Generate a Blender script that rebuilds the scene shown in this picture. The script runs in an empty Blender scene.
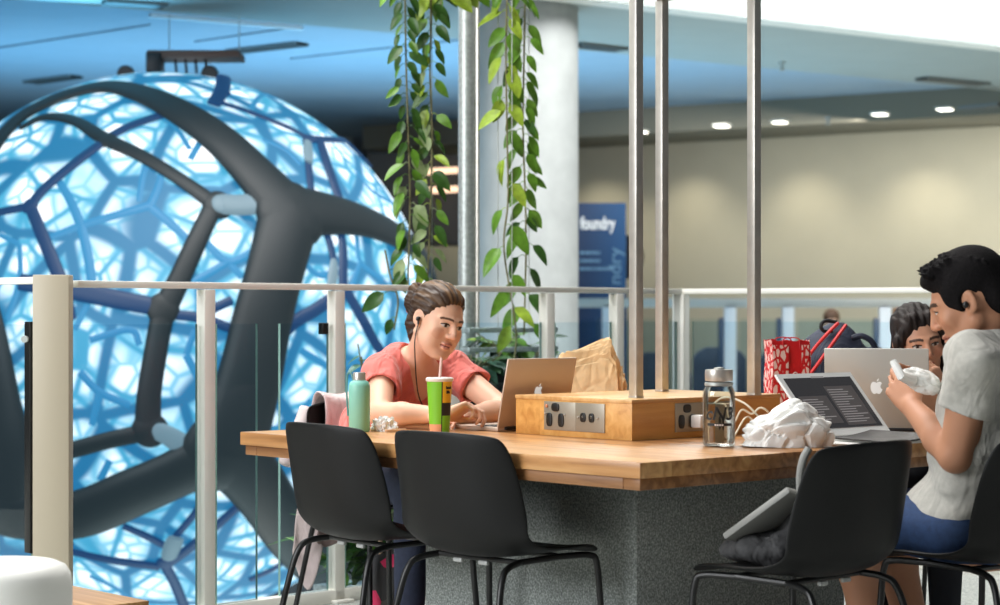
import bpy, bmesh, math, random
import numpy as np
from mathutils import Vector, Matrix, Quaternion, noise
random.seed(7); np.random.seed(7)
C = bpy.context.scene.collection
FOC, HZ, CAMH = 2000.0, 313.0, 1.12        # focal length in pixels, horizon row, camera height
PI = math.pi
def P(px, py, Y):
    return Vector(((px-500)/FOC*Y, Y, CAMH-(py-HZ)/FOC*Y))
def V(*a): return Vector(a)
TH = math.radians(41.9)
vd = V(math.cos(TH), math.sin(TH), 0)       # along the table's front right edge
ud = V(-math.sin(TH), math.cos(TH), 0)      # along the table's front left edge
B0 = V(.355, 5.07, 0)                        # near table corner
def T(u, v, z=0): return B0 + ud*u + vd*v + V(0, 0, z)

# ---------------------------------------------------------------- materials
def lin(c):
    return tuple(((x/255)/12.92 if x/255 <= .04045 else ((x/255+.055)/1.055)**2.4) for x in c)
class NT:
    def __init__(s, name):
        s.m = bpy.data.materials.new(name); s.m.use_nodes = True
        s.t = s.m.node_tree; s.n = s.t.nodes; s.l = s.t.links
        s.b = s.n['Principled BSDF']; s.o = s.n['Material Output']
    def add(s, t, **kw):
        n = s.n.new(t)
        for k, v in kw.items():
            if k in n.inputs: n.inputs[k].default_value = v
            else: setattr(n, k, v)
        return n
    def link(s, a, b): s.l.new(a, b)
    def coord(s, scale=(1, 1, 1), rot=(0, 0, 0), kind='Object'):
        c = s.add('ShaderNodeTexCoord'); m = s.add('ShaderNodeMapping')
        m.inputs['Scale'].default_value = scale; m.inputs['Rotation'].default_value = rot
        s.link(c.outputs[kind], m.inputs['Vector']); return m.outputs['Vector']
    def ramp(s, fac, stops):
        r = s.add('ShaderNodeValToRGB'); e = r.color_ramp.elements
        while len(e) < len(stops): e.new(.5)
        for x, (p, c) in zip(e, stops): x.position = p; x.color = (*c, 1)
        s.link(fac, r.inputs['Fac']); return r.outputs['Color']
    def bump(s, h, strength=.2, dist=.005):
        b = s.add('ShaderNodeBump', Strength=strength, Distance=dist)
        s.link(h, b.inputs['Height']); s.link(b.outputs['Normal'], s.b.inputs['Normal'])
def mat(name, col, rough=.5, metal=0, spec=.5, noise=0, nscale=40, bump=0, bscale=200, alpha=None, coat=0, sheen=0, sss=0, fold=0):
    k = NT(name); b = k.b
    c = lin(col); b.inputs['Base Color'].default_value = (*c, 1)
    b.inputs['Roughness'].default_value = rough; b.inputs['Metallic'].default_value = metal
    b.inputs['Specular IOR Level'].default_value = spec
    if coat: b.inputs['Coat Weight'].default_value = coat
    if sheen: b.inputs['Sheen Weight'].default_value = sheen
    if sss:
        b.inputs['Subsurface Weight'].default_value = sss; b.inputs['Subsurface Radius'].default_value = (.01, .004, .002)
    if noise:
        n = k.add('ShaderNodeTexNoise', Scale=nscale, Detail=5.0); k.link(k.coord(), n.inputs['Vector'])
        lo = tuple(max(0, x*(1-noise)) for x in c); hi = tuple(min(1, x*(1+noise)) for x in c)
        k.link(k.ramp(n.outputs['Fac'], [(.3, lo), (.7, hi)]), b.inputs['Base Color'])
    if bump:
        n = k.add('ShaderNodeTexNoise', Scale=bscale, Detail=3.0); k.link(k.coord(), n.inputs['Vector'])
        k.bump(n.outputs['Fac'], bump)
    if fold:        # soft creases of cloth
        n = k.add('ShaderNodeTexNoise', Scale=11.0, Detail=2.0, Distortion=1.6); k.link(k.coord((1, 1, .55)), n.inputs['Vector'])
        old = b.inputs['Normal'].links[0].from_node if b.inputs['Normal'].links else None
        k.bump(n.outputs['Fac'], fold, .03)
        if old: k.link(old.outputs['Normal'], b.inputs['Normal'].links[0].from_node.inputs['Normal'])
    return k.m
def emit(name, col, strength):
    k = NT(name); b = k.b
    b.inputs['Base Color'].default_value = (*[x*.5 for x in lin(col)], 1)
    b.inputs['Emission Color'].default_value = (*lin(col), 1); b.inputs['Emission Strength'].default_value = strength
    return k.m
def wood(name, a, b_, c, rot=0, plank=.09, rough=.35):
    k = NT(name)
    v0 = k.coord((1, 1, 1), (0, 0, rot))
    sp = k.add('ShaderNodeSeparateXYZ'); k.link(v0, sp.inputs[0])
    # planks along x, index across y
    d = k.add('ShaderNodeMath', operation='DIVIDE'); k.link(sp.outputs['Y'], d.inputs[0]); d.inputs[1].default_value = plank
    f = k.add('ShaderNodeMath', operation='FLOOR'); k.link(d.outputs[0], f.inputs[0])
    wn = k.add('ShaderNodeTexWhiteNoise', noise_dimensions='1D'); k.link(f.outputs[0], wn.inputs['W'])
    mp = k.add('ShaderNodeMapping'); mp.inputs['Scale'].default_value = (2.2, 30, 30); k.link(v0, mp.inputs['Vector'])
    cb = k.add('ShaderNodeCombineXYZ'); k.link(wn.outputs['Value'], cb.inputs['X'])
    sc = k.add('ShaderNodeVectorMath', operation='SCALE'); k.link(cb.outputs[0], sc.inputs[0]); sc.inputs['Scale'].default_value = 9.0
    ad = k.add('ShaderNodeVectorMath', operation='ADD'); k.link(mp.outputs[0], ad.inputs[0]); k.link(sc.outputs[0], ad.inputs[1])
    n = k.add('ShaderNodeTexNoise', Scale=1.0, Detail=6.0, Distortion=.6); k.link(ad.outputs[0], n.inputs['Vector'])
    g = k.add('ShaderNodeMath', operation='MULTIPLY_ADD'); k.link(wn.outputs['Value'], g.inputs[0]); g.inputs[1].default_value = .38; 
    sub = k.add('ShaderNodeMath', operation='SUBTRACT'); k.link(n.outputs['Fac'], sub.inputs[0]); sub.inputs[1].default_value = .19
    k.link(sub.outputs[0], g.inputs[2])
    k.link(k.ramp(g.outputs[0], [(.25, lin(a)), (.5, lin(b_)), (.75, lin(c))]), k.b.inputs['Base Color'])
    k.b.inputs['Roughness'].default_value = rough
    k.bump(n.outputs['Fac'], .08, .002)
    return k.m
def glass(name, tint, refl=.12):
    k = NT(name)
    tr = k.add('ShaderNodeBsdfTransparent', Color=(*tint, 1)); gl = k.add('ShaderNodeBsdfGlossy', Roughness=.02)
    gl.inputs['Color'].default_value = (1, 1, 1, 1)
    fr = k.add('ShaderNodeLayerWeight', Blend=refl); mx = k.add('ShaderNodeMixShader')
    ms = k.add('ShaderNodeMath', operation='MULTIPLY'); k.link(fr.outputs['Fresnel'], ms.inputs[0]); ms.inputs[1].default_value = .8
    k.link(ms.outputs[0], mx.inputs[0]); k.link(tr.outputs[0], mx.inputs[1]); k.link(gl.outputs[0], mx.inputs[2])
    k.link(mx.outputs[0], k.o.inputs['Surface']); k.n.remove(k.b)
    return k.m
def vcol(name, rough=.5, sss=0, bump=0, bscale=300, sheen=0):
    k = NT(name); a = k.add('ShaderNodeAttribute', attribute_name='Col')
    k.link(a.outputs['Color'], k.b.inputs['Base Color']); k.b.inputs['Roughness'].default_value = rough
    k.b.inputs['Specular IOR Level'].default_value = .35
    if sss:
        k.b.inputs['Subsurface Weight'].default_value = sss; k.b.inputs['Subsurface Radius'].default_value = (.012, .005, .003)
        k.b.inputs['Subsurface Scale'].default_value = .6
    if bump:
        n = k.add('ShaderNodeTexNoise', Scale=bscale, Detail=2.0); k.link(k.coord(), n.inputs['Vector']); k.bump(n.outputs['Fac'], bump, .002)
    return k.m

# ---------------------------------------------------------------- objects
def tag(o, label=None, cat=None, group=None, kind=None):
    if label: o['label'] = label
    if cat: o['category'] = cat
    if group: o['group'] = group
    if kind: o['kind'] = kind
    return o
def wm(o):
    m = o.matrix_basis.copy()
    while o.parent is not None:
        o = o.parent; m = o.matrix_basis @ m
    return m
def thing(name, label, cat, loc=(0, 0, 0), rz=0, group=None):
    o = bpy.data.objects.new(name, None); C.objects.link(o)
    o.empty_display_size = .05
    o.location = loc; o.rotation_euler = (0, 0, rz)
    return tag(o, label, cat, group)
def link_mesh(name, me, mats, parent=None, world=True, smooth=30):
    """me holds world coordinates when world, else the parent's own"""
    if not isinstance(mats, (list, tuple)): mats = [mats]
    if world and parent is not None:
        me.transform(wm(parent).inverted())
    for m in mats: me.materials.append(m)
    if smooth is not None:
        me.polygons.foreach_set('use_smooth', [True]*len(me.polygons))
        if smooth < 180: me.set_sharp_from_angle(angle=math.radians(smooth))
    me.update()
    o = bpy.data.objects.new(name, me); C.objects.link(o)
    if parent is not None: o.parent = parent
    return o
class MB:
    def __init__(s): s.bm = bmesh.new(); s.mi = 0; s.X = None
    def _take(s, tmp, M=None):
        if M is not None: tmp.transform(M)
        for f in tmp.faces: f.material_index = s.mi
        me = bpy.data.meshes.new('tmp'); tmp.to_mesh(me); tmp.free()
        s.bm.from_mesh(me); bpy.data.meshes.remove(me)
        return s
    def box(s, c, size, rz=0, bevel=0, R=None, seg=2):
        t = bmesh.new(); bmesh.ops.create_cube(t, size=1)
        t.transform(Matrix.Diagonal((*size, 1)))
        if bevel: bmesh.ops.bevel(t, geom=t.edges[:], offset=min(bevel, min(size)*.45), segments=seg, profile=.5, affect='EDGES')
        M = Matrix.Translation(c) @ (R.to_4x4() if R is not None else Matrix.Rotation(rz, 4, 'Z'))
        return s._take(t, M)
    def bar(s, a, b, w, h, up=V(0, 0, 1), bevel=0):
        a = Vector(a); b = Vector(b); x = (b-a).normalized(); y = up.cross(x).normalized(); z = x.cross(y)
        R = Matrix((x, y, z)).transposed()
        return s.box((a+b)/2, ((b-a).length, w, h), R=R, bevel=bevel)
    def tube(s, pts, r, seg=10, flat=None, caps=True):
        pts = [Vector(p) for p in pts]; n = len(pts)
        rs = r if isinstance(r, (list, tuple)) else [r]*n
        t = bmesh.new(); rings = []
        prev = None
        for i, p in enumerate(pts):
            d = ((pts[min(i+1, n-1)]-pts[max(i-1, 0)])).normalized()
            if prev is None:
                a = V(0, 0, 1) if abs(d.z) < .9 else V(1, 0, 0)
                x = a.cross(d).normalized()
            else:
                x = (prev - d*prev.dot(d)); x = x.normalized() if x.length > 1e-6 else V(1, 0, 0).cross(d).normalized()
            y = d.cross(x)
            if flat is not None:
                nn = flat(p); y = (nn-d*nn.dot(d)).normalized(); x = y.cross(d)
            prev = x
            k = .4 if flat is not None else 1
            rings.append([t.verts.new(p + x*math.cos(q)*rs[i] + y*math.sin(q)*rs[i]*k) for q in [2*PI*j/seg for j in range(seg)]])
        for i in range(n-1):
            for j in range(seg):
                t.faces.new((rings[i][j], rings[i][(j+1) % seg], rings[i+1][(j+1) % seg], rings[i+1][j]))
        if caps:
            t.faces.new(rings[0][::-1]); t.faces.new(rings[-1])
        bmesh.ops.recalc_face_normals(t, faces=t.faces[:])
        return s._take(t)
    def lathe(s, prof, c=(0, 0, 0), seg=32, M=None):
        t = bmesh.new(); rings = []
        for r, z in prof:
            if r < 1e-5: rings.append([t.verts.new((0, 0, z))])
            else: rings.append([t.verts.new((r*math.cos(2*PI*j/seg), r*math.sin(2*PI*j/seg), z)) for j in range(seg)])
        for A, B in zip(rings, rings[1:]):
            for j in range(seg):
                a0, a1 = A[j % len(A)], A[(j+1) % len(A)]; b0, b1 = B[j % len(B)], B[(j+1) % len(B)]
                vs = []
                for v in (a0, a1, b1, b0):
                    if v not in vs: vs.append(v)
                if len(vs) > 2: t.faces.new(vs)
        bmesh.ops.recalc_face_normals(t, faces=t.faces[:])
        return s._take(t, Matrix.Translation(c) @ (M if M is not None else Matrix()))
    def prism(s, outline, depth, M=None, bevel=0):
        """2-D outline in x,z of M's frame, thickness along y, centred"""
        t = bmesh.new()
        vs = [t.verts.new((x, -depth/2, z)) for x, z in outline]
        f = t.faces.new(vs); r = bmesh.ops.extrude_face_region(t, geom=[f])
        bmesh.ops.translate(t, verts=[g for g in r['geom'] if isinstance(g, bmesh.types.BMVert)], vec=(0, depth, 0))
        bmesh.ops.recalc_face_normals(t, faces=t.faces[:])
        if bevel: bmesh.ops.bevel(t, geom=t.edges[:], offset=bevel, segments=2, profile=.5, affect='EDGES')
        bmesh.ops.triangulate(t, faces=[q for q in t.faces if len(q.verts) > 4])
        return s._take(t, M)
    def grid(s, rows, closed=False):
        t = bmesh.new(); vv = [[t.verts.new(p) for p in r] for r in rows]
        for i in range(len(vv)-1):
            m = len(vv[i])
            for j in range(m if closed else m-1):
                t.faces.new((vv[i][j], vv[i][(j+1) % m], vv[i+1][(j+1) % m], vv[i+1][j]))
        return s._take(t)
    def ball(s, c, r, sub=3, R=None):
        t = bmesh.new(); bmesh.ops.create_icosphere(t, subdivisions=sub, radius=1)
        rr = r if isinstance(r, (tuple, list)) else (r, r, r)
        return s._take(t, Matrix.Translation(c) @ (R.to_4x4() if R is not None else Matrix()) @ Matrix.Diagonal((*rr, 1)))
    def mesh(s, name='m'):
        me = bpy.data.meshes.new(name); s.bm.to_mesh(me); s.bm.free(); return me
    def build(s, name, mats, parent=None, world=True, smooth=30):
        return link_mesh(name, s.mesh(name), mats, parent, world, smooth)
def copy_tree(o, parent=None):
    c = o.copy(); C.objects.link(c)
    if parent is not None: c.parent = parent
    for ch in [x for x in bpy.data.objects if x.parent == o]: copy_tree(ch, c)
    return c
def spline(pts, n=8):
    """Catmull-Rom through points (tuples of any length)"""
    pts = [np.array(p, float) for p in pts]
    q = [2*pts[0]-pts[1]] + pts + [2*pts[-1]-pts[-2]]
    out = []
    for i in range(1, len(q)-2):
        for k in range(n):
            t = k/n; a, b, c, d = q[i-1:i+3]
            out.append(.5*((2*b)+(-a+c)*t+(2*a-5*b+4*c-d)*t*t+(-a+3*b-3*c+d)*t**3))
    out.append(pts[-1]); return out
def solid(me, thick, sub=0, name='s'):
    """apply solidify (+subdivision) to a mesh datablock"""
    o = bpy.data.objects.new(name, me); C.objects.link(o)
    m = o.modifiers.new('a', 'SOLIDIFY'); m.thickness = thick; m.offset = 0
    if sub:
        m = o.modifiers.new('b', 'SUBSURF'); m.levels = sub
    dg = bpy.context.evaluated_depsgraph_get()
    r = bpy.data.meshes.new_from_object(o.evaluated_get(dg)); bpy.data.objects.remove(o); return r

# ---------------------------------------------------------------- smooth bodies: a distance field and its surface
class SDF:
    def __init__(s, lo, hi, h):
        s.lo = np.array(lo, float); s.h = h
        s.n = np.ceil((np.array(hi)-s.lo)/h).astype(int)+1
        s.d = np.full(s.n, .05, np.float32)
    def _sub(s, lo, hi):
        a = np.maximum(np.floor((np.array(lo)-s.lo)/s.h).astype(int), 0); b = np.minimum(np.ceil((np.array(hi)-s.lo)/s.h).astype(int)+1, s.n)
        if np.any(b <= a): return None
        sl = tuple(slice(i, j) for i, j in zip(a, b))
        ax = [(s.lo[i]+s.h*np.arange(a[i], b[i])).astype(np.float32) for i in range(3)]
        return sl, ax[0][:, None, None], ax[1][None, :, None], ax[2][None, None, :]
    def _put(s, sl, d, k, op):
        o = s.d[sl]
        if op == 'add':
            hh = np.maximum(k-np.abs(o-d), 0)/k; s.d[sl] = np.minimum(o, d)-hh*hh*k*.25
        else:
            d = -d if op == 'sub' else d
            hh = np.maximum(k-np.abs(o-d), 0)/k; s.d[sl] = np.maximum(o, d)+hh*hh*k*.25
    def cone(s, a, b, ra, rb, k=.012, op='add', cut=None):
        a = np.array(a, float); b = np.array(b, float); m = max(ra, rb)+k+3*s.h
        g = s._sub(np.minimum(a, b)-m, np.maximum(a, b)+m)
        if g is None: return s
        sl, X, Y, Z = g; ab = b-a; L = max(float(ab@ab), 1e-9)
        x, y, z = X-a[0], Y-a[1], Z-a[2]
        t0 = (x*ab[0]+y*ab[1]+z*ab[2])/L; t = np.clip(t0, 0, 1)
        d = np.sqrt((x-t*ab[0])**2+(y-t*ab[1])**2+(z-t*ab[2])**2)-(ra+(rb-ra)*t)
        if cut is not None:      # flat end at b
            d = np.maximum(d, (t0-1)*math.sqrt(L))
            if cut == 2: d = np.maximum(d, -t0*math.sqrt(L))
        s._put(sl, d.astype(np.float32), k, op); return s
    def ell(s, c, r, R=None, k=.012, op='add'):
        c = np.array(c, float); r = np.array(r, float); m = r.max()+k+3*s.h
        g = s._sub(c-m, c+m)
        if g is None: return s
        sl, X, Y, Z = g; x, y, z = X-c[0], Y-c[1], Z-c[2]
        if R is not None:
            R = np.array(R)     # columns are the axes
            x, y, z = (R[0, i]*x+R[1, i]*y+R[2, i]*z for i in range(3))
        k0 = np.sqrt((x/r[0])**2+(y/r[1])**2+(z/r[2])**2); k1 = np.sqrt((x/r[0]**2)**2+(y/r[1]**2)**2+(z/r[2]**2)**2)
        d = k0*(k0-1)/np.maximum(k1, 1e-6)
        s._put(sl, d.astype(np.float32), k, op); return s
    def plane(s, p, n, k=.004):      # keep the side opposite to n
        p = np.array(p, float); n = np.array(n, float); n = n/np.linalg.norm(n)
        sl, X, Y, Z = s._sub(s.lo, s.lo+s.h*s.n)
        s._put(sl, ((X-p[0])*n[0]+(Y-p[1])*n[1]+(Z-p[2])*n[2]).astype(np.float32), k, 'int'); return s
    def warp(s, fn):
        sl, X, Y, Z = s._sub(s.lo, s.lo+s.h*s.n)
        s.d[sl] += fn(X, Y, Z).astype(np.float32); return s
    def mesh(s, smooth=1):
        d = np.pad(s.d, 1, constant_values=.05); lo = s.lo-s.h
        neg = d < 0; n = np.array(d.shape)-1
        cnt = np.zeros(n, np.int8)
        for i in (0, 1):
            for j in (0, 1):
                for k in (0, 1): cnt += neg[i:n[0]+i, j:n[1]+j, k:n[2]+k]
        act = np.argwhere((cnt > 0) & (cnt < 8))
        idx = np.full(n, -1, np.int64); idx[tuple(act.T)] = np.arange(len(act))
        acc = np.zeros((len(act), 3)); num = np.zeros(len(act))
        cor = [(i, j, k) for i in (0, 1) for j in (0, 1) for k in (0, 1)]
        val = {c: d[act[:, 0]+c[0], act[:, 1]+c[1], act[:, 2]+c[2]] for c in cor}
        for c in cor:
            for a in range(3):
                if c[a] == 0:
                    e = list(c); e[a] = 1; e = tuple(e)
                    x = (val[c] < 0) != (val[e] < 0); t = val[c]/np.where(x, val[c]-val[e], 1)
                    p = np.tile(np.array(c, float), (len(act), 1)); p[:, a] += np.clip(t, 0, 1)
                    acc[x] += p[x]; num[x] += 1
        pos = act+acc/np.maximum(num, 1)[:, None]
        quads = []
        for a in range(3):
            b, c = (a+1) % 3, (a+2) % 3
            sa = [slice(0, m) for m in d.shape]; sb = list(sa); sa[a] = slice(0, d.shape[a]-1); sb[a] = slice(1, d.shape[a])
            na, nb = neg[tuple(sa)], neg[tuple(sb)]
            for flip, cond in ((False, na & ~nb), (True, ~na & nb)):
                e = np.argwhere(cond)
                e = e[(e[:, b] > 0) & (e[:, c] > 0) & (e[:, b] < n[b]) & (e[:, c] < n[c])]
                q = []
                for ob, oc in ((-1, -1), (0, -1), (0, 0), (-1, 0)):
                    f = e.copy(); f[:, b] += ob; f[:, c] += oc; q.append(idx[tuple(f.T)])
                q = np.stack(q, 1)
                quads.append(q[:, ::-1] if flip else q)
        quads = np.concatenate(quads); quads = quads[(quads >= 0).all(1)]
        for _ in range(smooth):
            sm = np.zeros_like(pos); ct = np.zeros(len(pos))
            for i, j in ((0, 1), (1, 2), (2, 3), (3, 0)):
                np.add.at(sm, quads[:, i], pos[quads[:, j]]); np.add.at(sm, quads[:, j], pos[quads[:, i]])
                np.add.at(ct, quads[:, i], 1); np.add.at(ct, quads[:, j], 1)
            pos = pos*.5+.5*sm/np.maximum(ct, 1)[:, None]
        w = lo+pos*s.h
        me = bpy.data.meshes.new('body')
        me.vertices.add(len(w)); me.vertices.foreach_set('co', w.ravel())
        me.loops.add(len(quads)*4); me.loops.foreach_set('vertex_index', quads.ravel().astype(np.int32))
        me.polygons.add(len(quads)); me.polygons.foreach_set('loop_start', np.arange(0, len(quads)*4, 4, dtype=np.int32))
        me.update(calc_edges=True); me.validate()
        return me
def paint(me, fn):
    """per-vertex base colour from position: fn(co Nx3) -> Nx3 linear"""
    co = np.zeros(len(me.vertices)*3); me.vertices.foreach_get('co', co); co = co.reshape(-1, 3)
    col = np.ones((len(co), 4)); col[:, :3] = fn(co)
    a = me.color_attributes.new('Col', 'FLOAT_COLOR', 'POINT'); a.data.foreach_set('color', col.ravel().astype(np.float32))
# ================================================================ the place
white_paint = mat('white_paint', (226, 226, 220), .4, noise=.03)
rail_white = mat('rail_white', (246, 245, 236), .4)
post_grey = mat('post_grey', (110, 116, 116), .5)
galv = mat('galvanised_steel', (186, 192, 190), .42, .5, noise=.2, nscale=60)
brushed = mat('brushed_steel', (200, 196, 188), .34, .55, noise=.08, nscale=25)
black_plastic = mat('black_plastic', (22, 23, 23), .42, noise=.05)
black_metal = mat('black_powder_coat', (16, 17, 17), .4, bump=.05)
dark_rubber = mat('dark_rubber', (18, 18, 19), .7)
concrete = mat('smooth_concrete', (162, 166, 164), .7, noise=.08, nscale=7, bump=.05, bscale=60)
ceil_m = mat('ceiling_plaster', (150, 158, 155), .8, noise=.03, nscale=3)
ceil_glow_blue = mat('recess_plaster_blue_glow', (146, 166, 182), .75, noise=.03, nscale=3)  # blue of the globe's glow is put into this plaster colour
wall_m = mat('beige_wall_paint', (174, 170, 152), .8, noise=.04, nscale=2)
dark_wall = mat('dark_lobby_lining', (46, 40, 36), .6)
floor_m = NT('pale_terrazzo')
_n = floor_m.add('ShaderNodeTexVoronoi', Scale=120.0); floor_m.link(floor_m.coord(), _n.inputs['Vector'])
_sp = floor_m.add('ShaderNodeSeparateColor'); floor_m.link(_n.outputs['Color'], _sp.inputs[0])
floor_m.link(floor_m.ramp(_sp.outputs[0], [(.2, lin((160, 164, 160))), (.5, lin((196, 198, 192))), (.9, lin((214, 214, 208)))]), floor_m.b.inputs['Base Color'])
floor_m.b.inputs['Roughness'].default_value = .35
floor_m = floor_m.m
carpet = mat('far_floor_vinyl', (120, 124, 122), .6, noise=.1)
rail_glass = glass('balustrade_glass', (.88, .94, .965), .1)
glass_edge = mat('glass_edge_green', (150, 190, 180), .2)

def slab(name, poly, z0, z1, m, kind='structure'):
    mb = MB(); t = bmesh.new()
    vs = [t.verts.new((x, y, z1)) for x, y in poly]; f = t.faces.new(vs)
    r = bmesh.ops.extrude_face_region(t, geom=[f])
    bmesh.ops.translate(t, verts=[g for g in r['geom'] if isinstance(g, bmesh.types.BMVert)], vec=(0, 0, z0-z1))
    bmesh.ops.recalc_face_normals(t, faces=t.faces[:]); mb._take(t)
    o = mb.build(name, m, smooth=None); tag(o, kind=kind); return o
rd = V(.695, .719, 0)                                   # main balustrade direction
R0 = V(-1.466, 6.9, 0)
def RL(t, z=0): return R0+rd*t+V(0, 0, z)
rd2 = V(.885, -.465, 0)
RC = RL(3.318)                                          # balustrade corner
def RL2(s, z=0): return RC+rd2*s+V(0, 0, z)
ld = V(-.68, .733, 0)                                   # short return run on the left
LP = RL(-.1)
def RLL(s, z=0): return LP+ld*s+V(0, 0, z)
def xy(v): return (v.x, v.y)
slab('floor', [(-6, -3), (7, -3), xy(RL2(6)), xy(RC+V(.0, .02, 0)), xy(RL(-.1)), xy(RLL(3)), (-6, 9)], -.3, 0, floor_m)
slab('floor_lower', [(-30, 6), (30, 6), (30, 34), (-30, 34)], -4.3, -4.2, carpet)
# far gallery floor
slab('floor_far', [(-14, 19.6), (14, 19.6), (14, 34), (-14, 34)], -.3, 0, carpet)
# ceiling of the lower storey: front edge line, flat band, raised field behind
e0 = V(.61, 13.6, 0); ed = V(3.39, 2.4, 0).normalized()
def E(s): return e0+ed*s
step = V(-.3, 2.7, 0)
CZ = 3.25
slab('ceiling', [xy(E(-16)), xy(E(14)), xy(E(14)+step*2.2), (.65+4.2*3.2, 16.2+3.2*3.0), (.65, 16.2), (-13, 7.0)], CZ, CZ+.3, ceil_m)
slab('ceiling_recess', [(-16, 6), (.65, 16.1), (.65+4.2*4, 16.1+3.2*4), (20, 36), (-18, 36)], CZ+.12, CZ+.4, ceil_glow_blue)
# white fascia of the storey above, along the ceiling edge
fb = MB(); fb.bar(E(-16)+V(-.06, .09, CZ+2.2), E(14)+V(-.06, .09, CZ+2.2), .18, 4.4)
tag(fb.build('wall_fascia', white_paint, smooth=None), kind='structure')
# back wall with a darker lift lobby to its left
wp = V(.96, 24, 0); wd = V(4.34, -2.8, 0).normalized()
def W(s, z=0): return wp+wd*s+V(0, 0, z)
wb = MB(); wb.bar(W(-2.2, CZ/2+.1), W(14, CZ/2+.1), .2, CZ+.4)
tag(wb.build('wall_back', wall_m, smooth=None), kind='structure')
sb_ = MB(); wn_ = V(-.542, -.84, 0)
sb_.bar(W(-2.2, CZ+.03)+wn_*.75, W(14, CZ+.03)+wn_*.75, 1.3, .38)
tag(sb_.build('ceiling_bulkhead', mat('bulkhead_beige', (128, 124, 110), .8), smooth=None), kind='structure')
lw = MB(); lw.bar(V(-14, 22, CZ/2+.1), V(-1.9, 25.6, CZ/2+.1), .2, CZ+.4)
tag(lw.build('wall_left', mat('grey_wall_paint', (150, 155, 152), .8, noise=.05, nscale=2), smooth=None), kind='structure')
# lobby opening with dark lining, and tube lights in it
dk = MB(); dk.bar(V(-1.62, 22.6, 1.3+1.1), V(-.2, 23.1, 1.3+1.1), .9, 1.0); 
tag(dk.build('wall_lobby', dark_wall, smooth=None), kind='structure')
warm_tube = emit('warm_tube', (255, 214, 178), 1.6)
for i, (py, wdt) in enumerate(((171, .5), (190, .42))):
    a = P(434-14, py+1, 22.25); b = P(434+24, py-1, 22.3)
    m = MB(); m.tube([a, b], .035, 8); o = m.build('tube_light', warm_tube)
    tag(o, ['warm tube light in the dark lobby, upper of the two', 'warm tube light in the dark lobby, lower of the two'][i], 'light', 'lobby tube lights')
# concrete column
cm = MB(); cm.lathe([(.0, -4.2), (.352, -4.2), (.352, CZ), (0, CZ)], (.196, 14, 0), 64)
tag(cm.build('column', concrete, smooth=40), kind='structure')
# steel flashing strip on the column's left side (light vertical band)
# ceiling fittings: slot diffusers and downlights
slot_m = mat('slot_diffuser_black', (40, 44, 46), .5)
def slot(px0, py0, px1, py1, z, label, w=.13):
    a = V((px0-500)/FOC, 1, 0)*((z-CAMH)*FOC/(HZ-py0)); b = V((px1-500)/FOC, 1, 0)*((z-CAMH)*FOC/(HZ-py1))
    a.z = b.z = z-.012
    m = MB(); m.bar(a, b, w, .024)
    m2 = MB()
    o = thing('slot_diffuser', label, 'vent', (a+b)/2, 0, 'ceiling slot diffusers')
    m.build('slot', slot_m, o)
    d = (b-a).normalized(); n = V(-d.y, d.x, 0)
    for sgn in (-1, 1): m2.bar(a+n*sgn*(w/2+.01), b+n*sgn*(w/2+.01), .02, .034)
    m2.build('frame', post_grey, o)
slot(30, 81, 76, 75, CZ+.12, 'dark slot diffuser in the blue lit ceiling left of the globe')
slot(232, 50, 302, 42, CZ+.12, 'dark slot diffuser above the globe, right of its ceiling mount')
slot(104, 0, 165, 4, CZ, 'dark slot diffuser at the very top, over the globe')
slot(576, 43, 622, 48, CZ, 'short dark slot diffuser beside the concrete column head')
slot(922, 77, 984, 83, CZ, 'dark slot diffuser below the white fascia on the far ceiling')
slot(962, 107, 1002, 103, CZ-.16, 'dark slot diffuser in the bulkhead beside the last downlight', .1)
down_m = emit('downlight_lamp', (255, 250, 235), 5)
trim_m = mat('downlight_trim', (205, 206, 200), .4)
for i, (px, py) in enumerate(((643, 130), (722, 124), (780, 120), (880, 112), (945, 107))):
    z = CZ-.16; Y = (z-CAMH)*FOC/(HZ-py); p = V((px-500)/FOC*Y, Y, z)
    lab = ['downlight between the two left steel poles', 'dim downlight just left of the right steel pole', 'bright square downlight just right of the right steel pole',
           'square downlight above the seated man, first of two', 'square downlight near the slot diffuser at the right'][i]
    o = thing('downlight', lab, 'light', p, math.atan2(wd.y, wd.x), 'bulkhead downlights')
    q = .062 if i else .04
    m = MB(); m.box(p+V(0, 0, -.012), (q*2+.03, q*2+.03, .02), math.atan2(wd.y, wd.x), .004); m.build('trim', trim_m, o)
    m = MB(); m.box(p+V(0, 0, -.026), (q*2, q*2, .012), math.atan2(wd.y, wd.x), .003); m.build('lamp', down_m, o)
# seams and a white strip painted in for reflected light, over the globe
def ceil_line(name, px0, py0, px1, py1, z, w, m_, h=.012):
    pts = [V((px-500)/FOC, 1, 0)*((z-CAMH)*FOC/(HZ-py))+V(0, 0, z-h*.5) for px, py in ((px0, py0), (px1, py1))]
    for p in pts: p.z = z-h*.5
    mb = MB(); mb.bar(pts[0], pts[1], w, h); tag(mb.build(name, m_, smooth=None), kind='structure')
seam_m = mat('ceiling_seam', (116, 134, 146), .8); glint_w = mat('ceiling_glint_white', (236, 240, 240), .4)
ceil_line('glint_strip', 150, 13, 302, 26, CZ+.12, .05, glint_w, .03)
ceil_line('trim_2', 195, 41, 290, 27, CZ+.12, .014, seam_m)
ceil_line('trim_3', -20, 50, 150, 24, CZ+.12, .014, seam_m)
ceil_line('trim_4', 290, 58, 470, 38, CZ+.12, .014, seam_m)
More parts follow.
